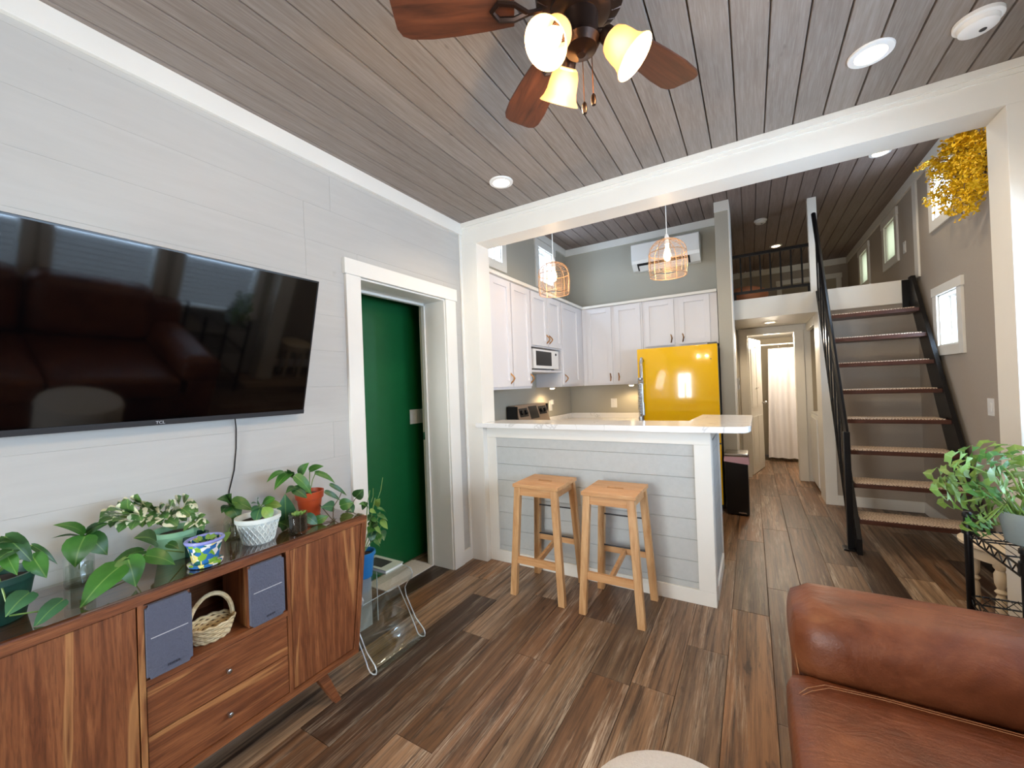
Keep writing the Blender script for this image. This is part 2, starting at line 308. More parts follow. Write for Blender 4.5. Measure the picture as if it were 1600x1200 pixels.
# --- left wall: slab with the door opening, shiplap boards on it
DY0, DY1, DZ = 1.639, 2.437, 2.078
bm = bmesh.new(); holes_wall(bm, 'x', -.25, -.016, YB, YP1, 0, ZC+.05, [(DY0, DY1, 0, DZ)]); wl = struct(put('wall_left', bm, 'white'))
z = 1.425-.198*8
while z < ZC:
    a, b = max(z, 0), min(z+.198, ZC)
    segs = [(YB, YP0)] if a >= DZ+.09 else [(YB, DY0-.0), (DY1+.0, YP0)]
    if b-a > .02:
        for s0, s1 in segs:
            cuts = [s0]
            if s1-s0 > 1.5:
                c = random.uniform(-1.2, -.1); cuts += [c] + ([c+2.44] if c+2.44 < s1-.2 else [])
            cuts.append(s1)
            for p, q in zip(cuts, cuts[1:]):
                if a < DZ < b and False: pass
                B('shiplap_board', 'ship', wl, (-.016, 0, p+.0004, q-.0004, a+.0002, b-.0002), bev=.0006)
    z += .198
# filler boards over the door head
B('shiplap_board', 'ship', wl, (-.016, 0, DY0, DY1, DZ+.0005, 2.217-.0004), bev=.0009)
def trim(n, *boxes, mat='white', bev=.003): return struct(B('trim_%d' % n, mat, None, *boxes, bev=bev))
trim(1, (0, .022, YB, YP0, 2.637, ZC))                                                 # crown, left wall
trim(2, (XR-.022, XR, YB, YP0, 2.637, ZC))
trim(3, (.022, XR-.022, YP0-.016, YP0, 2.692, ZC), (.022, XR-.022, YP0-.008, YP0, 2.67, 2.692))   # crown under ceiling along the beam
# cased opening
trim(4, (0, .157, YP0, YP1, 0, ZBEAM), bev=.002); trim(5, (3.027, XR+.02, YP0, YP1, 0, ZBEAM), bev=.002)
trim(6, (0, XR, YP0, YP1, ZBEAM, ZC+.02), bev=.002)
trim(7, (XL+.001, .014, YP0-.024, YP0, .09, 2.637))                                   # scribe strip in the corner
struct(B('wall_partition', 'kwall', None, (XKL-.1, 0, YP0+.02, YP1, 0, ZK), (XR, XKR+.1, YP0+.02, YP1, 0, ZK), (0, XR, YP0+.02, YP1, ZC+.02, ZK), bev=0))
struct(B('baseboard_left', 'white', None, (0, .014, 2.552, YP0, 0, .10), (0, .014, YB, 1.537, 0, .10)))
# --- door 1: craftsman casing, deep jamb, green vestibule
d1 = struct(B('door_1', 'white', None, (0, .02, 1.541, DY0+.005, 0, DZ), (0, .02, DY1-.005, 2.552, 0, DZ)))
B('door_head_casing', 'white', d1, (0, .026, 1.53, 2.563, DZ, DZ+.092))
B('door_jamb', 'white', d1, (-.255, .004, DY1-.012, DY1, 0, DZ), (-.255, .004, DY0, DY0+.012, 0, DZ), (-.255, .004, DY0, DY1, DZ-.012, DZ))
B('door_stop', 'white', d1, (-.225, -.19, DY1-.026, DY1-.012, 0, DZ-.012), (-.225, -.19, DY0+.012, DY0+.026, 0, DZ-.012), (-.225, -.19, DY0, DY1, DZ-.03, DZ-.012))
B('strike_plate', 'chrome', d1, (-.252, -.228, DY1-.0135, DY1-.012, .99, 1.05), bev=0)
struct(B('wall_vestibule', 'green', None, (-.50, -.44, .9, 2.9, 0, 2.5), (-.44, -.25, .85, .9, 0, 2.5), (-.44, -.25, 2.9, 2.95, 0, 2.5), bev=0))
struct(B('ceiling', 'white', None, (-.5, -.25, .85, 2.95, 2.45, 2.5), bev=0))
sw = thing('light_switch', 'white three gang light switch on the green wall', 'light switch', (-.44, 2.50, 1.17))
B('cover_plate', 'plastic', sw, (-.44, -.434, 2.47, 2.63, 1.105, 1.225)); [B('rocker', 'plastic', sw, (-.434, -.429, y, y+.03, 1.14, 1.19)) for y in (2.485, 2.535, 2.585)]
# --- right wall of the living room with three windows and blinds (behind the camera's right shoulder)
bm = bmesh.new(); holes_wall(bm, 'x', XR, XR+.12, YB, YP0+.02, 0, ZC+.05, [(a, b, .76, 2.05) for a, b in WIN_R]); struct(put('wall_right', bm, 'ship'))
for i, (a, b) in enumerate(WIN_R):
    wn = struct(B('window_%d' % (i+1), 'white', None, (XR-.02, XR, a-.08, a, .70, 2.05), (XR-.02, XR, b, b+.08, .70, 2.05), (XR-.024, XR, a-.09, b+.09, 2.05, 2.14), (XR-.03, XR, a-.09, b+.09, .70, .76)))
    B('pane', 'pane', wn, (XR+.08, XR+.084, a, b, .76, 2.05), bev=0)
    bm = bmesh.new(); z = .80
    while z < 2.02:
        prism(bm, [(XR+.016, z+.007), (XR+.017, z+.010), (XR+.053, z-.005), (XR+.052, z-.008)], 'y', a+.004, b-.004); z += .05
    sl = put('blind_slats', bm, 'blind', wn); sl['kind'] = 'stuff'
bm = bmesh.new(); holes_wall(bm, 'y', YB-.12, YB, XL-.3, XR+.3, 0, ZC+.05, [(.42, 1.08, .10, 2.05)]); struct(put('wall_back', bm, 'ship'))
pd = struct(B('door_2', 'white', None, (.32, .42, YB-.02, YB+.02, 0, 2.05), (1.08, 1.18, YB-.02, YB+.02, 0, 2.05), (.30, 1.20, YB-.02, YB+.025, 2.05, 2.15), (.735, .765, YB-.08, YB-.03, .10, 2.05)))
B('pane', 'pane', pd, (.42, .735, YB-.06, YB-.055, .10, 2.05), bev=0); B('pane', 'pane', pd, (.765, 1.08, YB-.06, YB-.055, .10, 2.05), bev=0)
# --- kitchen, stair and loft walls
def window(n, ax, wall, sgn, u0, u1, z0, z1, cas=.085, depth=.1, head=.1, sill=.05):
    """cased window set in a wall; sgn = direction from the wall into the room"""
    def bx(p0, p1, a, b, c, d): p0, p1 = sorted((p0, p1)); return (p0, p1, a, b, c, d)
    f = wall+sgn*.018
    o = struct(B('window_%d' % n, 'white', None, bx(wall, f, u0-cas, u0, z0-cas, z1), bx(wall, f, u1, u1+cas, z0-cas, z1), bx(wall, wall+sgn*.022, u0-cas-.012, u1+cas+.012, z1, z1+head), bx(wall, f, u0, u1, z0-cas, z0)))
    B('jamb', 'white', o, bx(wall, wall-sgn*depth, u0, u0+.01, z0, z1), bx(wall, wall-sgn*depth, u1-.01, u1, z0, z1), bx(wall, wall-sgn*depth, u0, u1, z0, z0+.01), bx(wall, wall-sgn*depth, u0, u1, z1-.01, z1), bev=.001)
    B('sash', 'plastic', o, bx(wall-sgn*.07, wall-sgn*.095, u0+.01, u0+.026, z0+.01, z1-.01), bx(wall-sgn*.07, wall-sgn*.095, u1-.026, u1-.01, z0+.01, z1-.01), bx(wall-sgn*.07, wall-sgn*.095, u0+.035, u1-.035, z0+.01, z0+.035), bx(wall-sgn*.07, wall-sgn*.095, u0+.035, u1-.035, z1-.035, z1-.01), bev=.001)
    B('pane', 'pane', o, bx(wall-sgn*.080, wall-sgn*.084, u0+.035, u1-.035, z0+.035, z1-.035), bev=0); return o
KW = [(3.20, 3.64, 2.69, 3.11), (4.52, 4.92, 2.69, 3.11)]
bm = bmesh.new(); holes_wall(bm, 'x', XKL-.1, XKL, YP1, YK+.1, 0, ZK+.05, KW); struct(put('wall_kitchen_left', bm, 'kwall'))
for i, h in enumerate(KW): window(4+i, 'x', XKL, 1, *h, cas=.09, head=.09)
struct(B('wall_kitchen_back', 'kwall', None, (XKL, 1.732, YK, YK+.1, 0, ZK+.05), bev=0))
RW = [(4.52, 4.92, 1.60, 2.035), (4.52, 4.92, 2.69, 3.11), (5.99, 6.39, 2.675, 3.09), (7.21, 7.62, 2.66, 3.08)]
bm = bmesh.new(); holes_wall(bm, 'x', XKR, XKR+.1, YP1, YE+.1, 0, ZK+.05, RW); struct(put('wall_stair_right', bm, 'rwall'))
t = NT('translucent_cream_shade'); tl = t.n('ShaderNodeBsdfTranslucent'); tl.inputs[0].default_value = lin('#f2efd6'); t.l(tl.outputs[0], t.t.nodes['Material Output'].inputs[0]); M['shadecloth'] = t.m
for i, h in enumerate(RW):
    wn = window(6+i, 'x', XKR, -1, *h, cas=.085, head=.075 if i == 0 else .085, depth=.1)
    if i > 1: B('roller_shade', 'shadecloth', wn, (XKR+.012, XKR+.014, h[0]+.012, h[1]-.012, h[2]+.012, h[3]-.012), bev=0)
struct(B('wall_pillar', 'kwall', None, (1.732, 1.862, 4.94, YK+.1, 0, ZK), bev=.003))
trim(8, (1.73, 1.874, 4.928, 4.94, 3.19, ZK)); trim(9, (1.862, 1.874, 4.94, 5.40, 0, ZK))
struct(B('wall_hall_left', 'bathwall', None, (1.76, 1.86, YK+.1, 6.55, 0, ZL0), bev=0))
struct(B('wall_hall_end', 'white', None, (1.4, 1.975, 6.55, 6.65, 0, ZL0), (2.535, 2.70, 6.55, 6.65, 0, ZL0), (1.975, 2.535, 6.55, 6.65, 1.985, ZL0), bev=0))
dd = struct(B('door_3', 'white', None, (1.885, 1.985, 6.53, 6.55, 0, 1.985), (2.525, 2.625, 6.53, 6.55, 0, 1.985), (1.875, 2.635, 6.528, 6.55, 1.985, 2.065)))
B('door_jamb', 'white', dd, (1.975, 1.987, 6.55, 6.65, 0, 1.985), (2.523, 2.535, 6.55, 6.65, 0, 1.985), (1.987, 2.523, 6.55, 6.65, 1.973, 1.985))
struct(B('wall_stair_back', 'rwall', None, (2.76, XKR, YL, YL+.1, 0, ZL0), bev=0))
trim(10, (2.66, 2.762, YL-.012, 5.80, 0, ZL0)); struct(B('baseboard_stair', 'white', None, (2.762, XKR, YL-.014, YL, 0, .105)))
struct(B('baseboard_right', 'white', None, (XKR-.014, XKR, YP1, YL, 0, .105)))
struct(B('wall_laundry', 'bathwall', None, (3.34, 3.44, 5.55, 6.55, 0, ZL0), (2.76, 3.34, YL+.1, YL+.12, 0, ZL0), (2.7, 3.44, 6.55, 6.65, 0, ZL0), bev=0)); trim(11, (2.655, 2.70, 5.80, 6.55, 1.97, ZL0))
struct(B('wall_bathroom', 'bathwall', None, (1.35, 1.45, 6.65, YE, 0, ZL0), (1.35, XKR, YE, YE+.1, 0, ZL0), (3.0, 3.1, 6.65, YE, 0, ZL0), bev=0))
struct(B('floor_loft', 'white', None, (1.3, XKR, YL+.002, YE, ZL0, ZL1), bev=0)); trim(12, (1.862, XKR, YL-.03, YL+.002, ZL0-.004, ZL1+.004))
struct(B('wall_loft_back', 'rwall', None, (1.3, XKR, YE-.02, YE+.1, ZL1, ZK), (1.2, 1.3, YK+.1, YE, ZL1, ZK), bev=0))
trim(13, (2.602, 2.682, YL-.03, YL+.05, ZL1, ZK))                                       # loft post
trim(14, (XKL, 1.72, YK-.02, YK, 3.21, ZK)); trim(15, (XKL, XKL+.02, YP1, YK-.02, 3.21, ZK)); trim(16, (XKR-.02, XKR, YP1, YE, 3.20, ZK)); trim(17, (1.3, XKR-.02, YE-.04, YE-.02, 3.20, ZK))
trim(18, (XKR-.016, XKR, 5.31, 5.41, ZL1, 3.20))
ld = struct(B('door_4', 'white', None, (2.46, 2.53, YE-.04, YE-.02, ZL1, 2.98), (3.28, 3.35, YE-.04, YE-.02, ZL1, 2.98), (2.45, 3.36, YE-.045, YE-.02, 2.98, 3.06))); B('leaf', 'bathwall', ld, (2.53, 3.28, YE-.03, YE-.02, ZL1, 2.98))
# ================================================================== PENINSULA AND WORKTOPS
pen = thing('kitchen_peninsula', 'pale grey shiplap bar front framed in white under the quartz top', 'peninsula', (1.0, 2.8, 0))
PY = 2.721
B('core', 'white', pen, (.157, 1.775, PY+.022, 2.86, 0, 1.06), (1.66, 1.775, 2.86, 3.45, 0, 1.06), bev=0)
B('frame_rail', 'white', pen, (.157, 1.79, PY, PY+.022, .985, 1.068)); B('frame_rail', 'white', pen, (.157, 1.79, PY, PY+.022, 0, .09))
B('frame_stile', 'white', pen, (.157, .240, PY, PY+.022, .09, .985)); B('frame_stile', 'white', pen, (1.694, 1.79, PY, PY+.022, .09, .985))
zs = [.09, .13, .258, .392, .52, .648, .777, .912, .985]
for a, b in zip(zs, zs[1:]): B('shiplap_board', 'barship', pen, (.240, 1.694, PY+.010, PY+.0225, a+.001, b-.001), bev=.0012)
for a, b in zip(zs, zs[1:]): B('shiplap_board', 'barship', pen, (1.774, 1.784, PY+.10, 3.38, a+.001, b-.001), bev=.0012)
B('side_stile', 'white', pen, (1.775, 1.792, PY+.022, PY+.10, .0, 1.068)); B('side_stile', 'white', pen, (1.775, 1.792, 3.38, 3.45, 0, 1.068)); B('side_rail', 'white', pen, (1.775, 1.796, PY+.10, 3.38, 0, .09))
ct = bmesh.new()
poly = [(.10, 2.648), (1.86, 2.650), (1.92, 2.652), (1.97, 2.668), (1.992, 2.70), (2.003, 2.75), (2.015, 3.54), (1.668, 3.58), (1.64, 3.02), (.16, 2.96), (.16, 2.66), (.10, 2.66)]
prism(ct, poly, 'z', 1.069, 1.105); bmesh.ops.bevel(ct, geom=[e for e in ct.edges if abs(e.verts[0].co.z-e.verts[1].co.z) < 1e-5], offset=.003, segments=2, affect='EDGES')
tag(put('bar_countertop', ct, 'quartz'), 'white veined quartz bar top with a rounded end resting on the peninsula', 'countertop')
# base cabinets (low, behind the bar) and worktops
bc = thing('base_cabinet', 'white base cabinet run under the back wall worktop', 'cabinet', (.3, 5.1, 0))
B('body', 'cab', bc, (XKL+.01, .88, 4.84, 5.405, .1, .878)); B('toe_kick', 'darkgrey', bc, (XKL+.01, .88, 4.9, 5.405, 0, .1))
for a, b in ((.45, .66), (.67, .87)): d = B('door', 'cab', bc, (a, b, 4.82, 4.84, .13, .86)); B('handle', 'brass', d, (b-.03, b-.02, 4.80, 4.82, .70, .80))
bc = thing('base_cabinet', 'white base cabinet in the corner beside the range', 'cabinet', (.1, 4.6, 0)); B('body', 'cab', bc, (XKL+.01, .38, 4.375, 4.835, .1, .878)); B('toe_kick', 'darkgrey', bc, (XKL+.01, .32, 4.375, 4.835, 0, .1)); d = B('door', 'cab', bc, (.38, .40, 4.39, 4.78, .13, .86)); B('handle', 'brass', d, (.40, .42, 4.42, 4.43, .70, .80))
bc = thing('base_cabinet', 'white sink base cabinet behind the bar front', 'cabinet', (.8, 3.2, 0)); B('body', 'cab', bc, (.05, 1.655, 2.865, 3.46, .1, .878)); B('toe_kick', 'darkgrey', bc, (.05, 1.655, 2.865, 3.40, 0, .1))
for k in range(4): d = B('door', 'cab', bc, (.42+k*.3, .70+k*.3, 3.46, 3.48, .13, .86)); B('handle', 'brass', d, (.44+k*.3, .45+k*.3, 3.48, 3.50, .70, .80))
wt = bmesh.new(); box(wt, XKL+.002, .885, 4.79, YK-.002, .88, .914, bev=.002); box(wt, XKL+.002, .42, 4.372, 4.79, .88, .914, bev=.002)
wt = tag(put('worktop', wt, 'quartz'), 'white quartz worktop running round the back kitchen corner', 'countertop')
B('backsplash', 'quartz', wt, (XKL+.002, .885, YK-.022, YK-.002, .9145, .985), (XKL+.002, XKL+.022, 4.372, YK-.022, .9145, .985), bev=.002)
tag(B('worktop', 'quartz', None, (.0, 1.655, 2.865, 3.51, .88, .914)), 'low white quartz sink worktop hidden behind the bar top', 'countertop')
# ================================================================== UPPER CABINETS
def pull(p, parent, ax, up=.05):
    """curved antique pull; ax: outward direction"""
    o = Vector(p); n = Vector(ax); bm = bmesh.new(); s = n.cross(Vector((0, 0, 1)))
    pts = [o+Vector((0, 0, -up))+s*.006, o+n*.004+Vector((0, 0, -up*.75)), o+n*.022+Vector((0, 0, -up*.4))-s*.006, o+n*.03-s*.012, o+n*.022+Vector((0, 0, up*.4))-s*.006, o+n*.004+Vector((0, 0, up*.75)), o+Vector((0, 0, up))+s*.006]
    tube(bm, pts, [.004, .007, .006, .008, .006, .007, .004], 8); return put('handle', bm, 'brass', parent, True)
def shaker(parent, ax, front, a, b, z0, z1, hu, hz, fr=.058):
    """shaker door; ax 'x': faces +x spanning y; ax 'y': faces -y spanning x"""
    def bx(d0, d1, u0, u1, c0, c1): return (front+d0, front+d1, u0, u1, c0, c1) if ax == 'x' else (u0, u1, front-d1, front-d0, c0, c1)
    d = B('door', 'cab', parent, bx(.001, .02, a, a+fr, z0, z1), bx(.001, .02, b-fr, b, z0, z1), bx(.001, .02, a+fr, b-fr, z0, z0+fr), bx(.001, .02, a+fr, b-fr, z1-fr, z1), bev=.0015)
    B('panel', 'cab', d, bx(.001, .007, a+fr-.004, b-fr+.004, z0+fr-.004, z1-fr+.004), bev=.001)
    if ax == 'x': pull((front+.02, hu, hz), d, (1, 0, 0))
    else: pull((hu, front-.02, hz), d, (0, -1, 0))
G = 'white upper kitchen cabinets'
c = thing('upper_cabinet', 'tall white two door upper cabinet beside the left white post', 'cabinet', (-.05, 3.2, 1.36)); F = .12
B('body', 'cab', c, (XKL+.001, F, 2.849, 3.598, 1.362, 2.36)); shaker(c, 'x', F, 2.87, 3.205, 1.385, 2.345, 3.17, 1.46); shaker(c, 'x', F, 3.225, 3.58, 1.385, 2.345, 3.555, 1.46)
c = thing('upper_cabinet', 'short white two door cabinet with open shelf holding the microwave', 'cabinet', (-.05, 3.98, 1.52))
B('body', 'cab', c, (XKL+.001, F, 3.60, 4.358, 1.785, 2.36)); shaker(c, 'x', F, 3.625, 3.985, 1.80, 2.345, 3.955, 1.88); shaker(c, 'x', F, 3.995, 4.345, 1.80, 2.345, 4.02, 1.88)
B('shelf', 'cab', c, (XKL+.001, F+.005, 3.60, 4.358, 1.525, 1.55)); B('side_panel', 'cab', c, (XKL+.001, F, 3.60, 3.612, 1.55, 1.785)); B('side_panel', 'cab', c, (XKL+.001, F, 4.346, 4.358, 1.362, 1.785))
c = thing('upper_cabinet', 'tall white corner cabinet right of the microwave shelf', 'cabinet', (-.05, 4.7, 1.36))
B('body', 'cab', c, (XKL+.001, F, 4.36, YK-.001, 1.362, 2.36)); shaker(c, 'x', F, 4.385, 4.90, 1.385, 2.345, 4.42, 1.46)
c = thing('upper_cabinet', 'tall white two door cabinet on the back kitchen wall', 'cabinet', (.5, 5.25, 1.36)); F2 = 5.08
B('body', 'cab', c, (F+.001, .898, F2, YK-.001, 1.362, 2.36)); shaker(c, 'y', F2, .19, .515, 1.385, 2.345, .485, 1.46); shaker(c, 'y', F2, .555, .878, 1.385, 2.345, .59, 1.46)
c = thing('upper_cabinet', 'short white two door cabinet above the yellow fridge', 'cabinet', (1.3, 5.25, 1.8))
B('body', 'cab', c, (.90, 1.718, F2, YK-.001, 1.785, 2.36)); shaker(c, 'y', F2, .925, 1.262, 1.805, 2.345, 1.225, 1.88); shaker(c, 'y', F2, 1.315, 1.640, 1.805, 2.345, 1.352, 1.88)
trim(19, (XKL, F+.03, 2.849, F2-.03, 2.361, 2.392), (XKL, 1.718, F2-.03, YK-.001, 2.361, 2.392))
mw = thing('microwave', 'white microwave oven on the open cabinet shelf', 'microwave', (0, 3.98, 1.551))
B('case', 'plastic', mw, (-.19, .12, 3.64, 4.25, 1.563, 1.765), bev=.006); dr = B('door', 'plastic', mw, (.12, .135, 3.64, 4.10, 1.563, 1.765), bev=.004); B('window', 'blackplastic', dr, (.135, .137, 3.69, 4.06, 1.595, 1.745), bev=.001)
B('control_panel', 'plastic', mw, (.12, .134, 4.103, 4.25, 1.563, 1.765), bev=.003); bm = bmesh.new(); lathe(bm, [(.014, 0), (.012, .008)], (.134, 4.175, 1.725), 16, Matrix.Rotation(math.pi/2, 4, 'Y')); put('dial', bm, 'blackplastic', mw)
for yy in (3.68, 4.2): B('foot', 'blackplastic', mw, (.06, .09, yy, yy+.03, 1.551, 1.563), bev=0)
# range
st = thing('range_stove', 'stainless range with sloped control panel at the left kitchen wall', 'stove', (.1, 3.98, 0))
B('body', 'chrome', st, (XKL+.02, .42, 3.615, 4.355, .0, .90)); B('cooktop', 'blackplastic', st, (XKL+.02, .43, 3.612, 4.358, .90, .918)); d = B('oven_door', 'chrome', st, (.42, .45, 3.62, 4.35, .2, .78)); B('handle', 'chrome', d, (.46, .48, 3.66, 4.31, .72, .74))
bm = bmesh.new(); prism(bm, [(XKL+.02, .918), (-.04, .918), (-.035, .96), (-.10, 1.185), (XKL+.02, 1.185)], 'y', 3.635, 4.345); bg_ = put('backguard', bm, 'ovenpanel', st)
B('end_cap', 'blackplastic', st, (XKL+.018, -.07, 3.615, 3.635, .918, 1.175)); B('end_cap', 'blackplastic', st, (XKL+.018, -.07, 4.345, 4.36, .918, 1.175))
def onslope(y0, y1, t0, t1, th):  # plate on the backguard's sloping face
    bm = bmesh.new(); a = Vector((-.035, 0, .96)); b = Vector((-.10, 0, 1.185)); n = Vector((.225, 0, .065)).normalized(); q = [(y, t, s) for s in (0, th) for y, t in ((y0, t0), (y1, t0), (y1, t1), (y0, t1))]
    v = [bm.verts.new(a+(b-a)*t+n*s+Vector((0, y, 0))) for y, t, s in q]
    for f in ((3, 2, 1, 0), (4, 5, 6, 7), (0, 1, 5, 4), (1, 2, 6, 5), (2, 3, 7, 6), (3, 0, 4, 7)): bm.faces.new([v[i] for i in f])
    return bm
put('display', onslope(3.90, 4.09, .30, .9, .004), 'blackplastic', bg_); put('knob_plate', onslope(3.68, 3.86, .45, .85, .003), 'blackplastic', bg_); put('knob_plate', onslope(4.13, 4.31, .45, .85, .003), 'blackplastic', bg_)
for yk in (3.725, 3.815, 4.175, 4.265):
    bm = bmesh.new(); c0 = Vector((-.035, yk, .96)).lerp(Vector((-.10, yk, 1.185)), .65); lathe(bm, [(.026, 0), (.024, .022), (.02, .024)], c0, 18, Vector((.225, 0, .065)).to_track_quat('Z', 'Y').to_matrix()); put('knob', bm, 'blackplastic', st, True)
# fridge
fr = thing('refrigerator', 'glossy yellow refrigerator with chrome handle below the short cabinet', 'refrigerator', (1.32, 5.0, 0))
B('cabinet_body', 'darkgrey', fr, (.91, 1.722, 4.785, 5.39, .03, 1.735), bev=.008); ud = B('door', 'yellow', fr, (.905, 1.725, 4.705, 4.775, .72, 1.757), bev=.012, smooth=True); ld_ = B('freezer_drawer', 'yellow', fr, (.905, 1.725, 4.705, 4.775, .08, .705), bev=.012, smooth=True)
B('gasket', 'blackplastic', fr, (.915, 1.718, 4.773, 4.787, .08, 1.75)); B('hinge_cover', 'blackplastic', fr, (1.63, 1.72, 4.74, 4.83, 1.757, 1.775)); B('foot', 'blackplastic', fr, (.95, 1.0, 4.8, 4.85, 0, .03)); B('foot', 'blackplastic', fr, (1.64, 1.69, 4.8, 4.85, 0, .03))
bm = bmesh.new(); tube(bm, [(.968, 4.705, 1.62), (.965, 4.655, 1.645), (.960, 4.64, 1.60), (.958, 4.64, 1.2), (.958, 4.64, .86), (.958, 4.655, .82), (.958, 4.705, .84)], .017, 10); put('handle', bm, 'chrome', ud, True)
bm = bmesh.new(); lathe(bm, [(.006, 0), (.005, .003)], (1.66, 4.705, 1.60), 12, Matrix.Rotation(math.pi/2, 4, 'X')); put('bolt', bm, 'darkgrey', ud)
# trash can
tc = thing('trash_can', 'slim black pedal bin with steel lid and pink liner beside the pillar', 'trash can', (1.85, 4.8, 0))
B('bin', 'blackplastic', tc, (1.752, 1.957, 4.665, 4.92, .01, .565), bev=.018, smooth=True); B('lid', 'chrome', tc, (1.748, 1.962, 4.655, 4.925, .592, .628), bev=.02, smooth=True)
bm = bmesh.new(); v = [(1.748, 4.66), (1.964, 4.655), (1.968, 4.80), (1.962, 4.925), (1.748, 4.922)]; A = [bm.verts.new((x, y, .594)) for x, y in v]; Bv = [bm.verts.new((x+(.004 if x > 1.9 else -.004), y-(.006 if y < 4.7 else -.002), [.545, .52, .50, .53, .55][i])) for i, (x, y) in enumerate(v)]
for i in range(5): bm.faces.new((A[i], A[(i+1) % 5], Bv[(i+1) % 5], Bv[i]))
put('liner', bm, 'liner', tc, True); B('pedal', 'chrome', tc, (1.86, 1.93, 4.645, 4.668, .028, .042))
# faucet
fa = thing('faucet', 'chrome spring neck kitchen faucet standing behind the bar top', 'faucet', (1.27, 3.28, .914)); fx, fy = 1.27, 3.2
bm = bmesh.new(); lathe(bm, [(.028, .914), (.026, .93), (.014, .94), (.013, 1.12)], (fx, fy, 0), 18); put('base', bm, 'chrome', fa, True)
bm = bmesh.new(); pts = []
for i in range(241):
    t = i/240; h = 1.12+.25*min(t/.7, 1); k = max(0, (t-.7)/.3)*math.pi; cx = Vector((fx, fy, h)) if t <= .7 else Vector((fx, fy+.045-.045*math.cos(k), 1.37+.045*math.sin(k))); a = t*2*math.pi*30; pts.append(cx+Vector((.013*math.cos(a), .013*math.sin(a), 0)))
tube(bm, pts, .0032, 5); put('spring', bm, 'chrome', fa, True)
bm = bmesh.new(); tube(bm, [(fx, fy+.09, 1.37), (fx, fy+.09, 1.22)], .009, 10); tube(bm, [(fx, fy+.09, 1.22), (fx, fy+.09, 1.12)], .015, 12); put('spray_head', bm, 'chrome', fa, True)
bm = bmesh.new(); tube(bm, [(fx+.012, fy, .98), (fx+.07, fy, 1.0)], .006, 8); put('lever', bm, 'chrome', fa, True)
# air conditioner
ac = thing('air_conditioner', 'white wall mounted split air conditioner high on the kitchen wall', 'air conditioner', (1.16, 5.41, 2.81))
bm = bmesh.new(); prism(bm, [(YK-.001, 2.80), (5.30, 2.80), (5.215, 2.87), (5.20, 2.92), (5.20, 3.10), (5.22, 3.12), (YK-.001, 3.12)], 'x', .765, 1.55); put('housing', bm, 'plastic', ac)
B('front_panel', 'plastic', ac, (.77, 1.545, 5.192, 5.20, 2.905, 3.105)); bm = bmesh.new(); prism(bm, [(5.292, 2.803), (5.296, 2.797), (5.214, 2.862), (5.218, 2.868)], 'x', .83, 1.44); put('louver', bm, 'blackplastic', ac); bm = bmesh.new(); prism(bm, [(5.29, 2.79), (5.30, 2.785), (5.235, 2.835), (5.24, 2.845)], 'x', .85, 1.42); put('flap', bm, 'plastic', ac)
# outlets, switches and small wall plates
def plate(name, label, cat, boxes):
    t = thing(name, label, cat, boxes[0][1]); 
    for n, _, bx, m in boxes: B(n, m, t, bx, bev=.001)
    return t
plate('outlet', 'white outlet with plug on the wall beside the range', 'outlet', [('cover_plate', (XKL, 4.72, 1.1), (XKL, XKL+.006, 4.68, 4.76, 1.06, 1.19), 'plastic'), ('plug', 0, (XKL+.006, XKL+.035, 4.72, 4.755, 1.14, 1.20), 'plastic')])
plate('outlet', 'white outlet on the back wall above the quartz backsplash', 'outlet', [('cover_plate', (.41, YK, 1.1), (.37, .45, YK-.006, YK, 1.055, 1.175), 'plastic'), ('socket', 0, (.395, .425, YK-.009, YK-.006, 1.075, 1.155), 'plastic')])
plate('light_switch', 'white light switch on the taupe wall beside the right post', 'light switch', [('cover_plate', (XKR, 4.1, 1.1), (XKR-.006, XKR, 4.06, 4.14, 1.06, 1.18), 'plastic'), ('rocker', 0, (XKR-.010, XKR-.006, 4.085, 4.115, 1.09, 1.15), 'plastic')])
plate('thermostat', 'white thermostat on the hall wall behind the pillar', 'thermostat', [('case', (1.86, 5.9, 1.25), (1.86, 1.885, 5.84, 5.99, 1.24, 1.39), 'plastic'), ('screen', 0, (1.885, 1.887, 5.87, 5.96, 1.30, 1.36), 'darkgrey')])
plate('outlet', 'white outlet high on the loft wall by its window', 'outlet', [('cover_plate', (XKR, 5.72, 2.7), (XKR-.006, XKR, 5.69, 5.765, 2.62, 2.74), 'plastic'), ('socket', 0, (XKR-.010, XKR-.006, 5.715, 5.74, 2.65, 2.71), 'plastic')])
# under-cabinet puck lights
for lx, ly, lb in ((-.05, 4.30, 'lit puck light under the microwave cabinet'), (.70, 5.22, 'lit puck light under the back wall cabinet')):
    t = thing('puck_light', lb, 'light', (lx, ly, 1.36), 'under cabinet puck lights'); zt = 1.362 if lx > 0 else 1.3615
    if lx < 0: ly = 4.45; t.location.y = ly
    bm = bmesh.new(); lathe(bm, [(.036, zt), (.036, zt-.012), (.03, zt-.014)], (lx, ly, 0), 20); put('housing', bm, 'plastic', t, True)
    bm = bmesh.new(); lathe(bm, [(.03, zt-.0142), (.024, zt-.022), (.008, zt-.026)], (lx, ly, 0), 20); put('lens', bm, 'can', t, True); lamp((lx, ly, zt-.05), 5, (1, .72, .38), .02, 165)
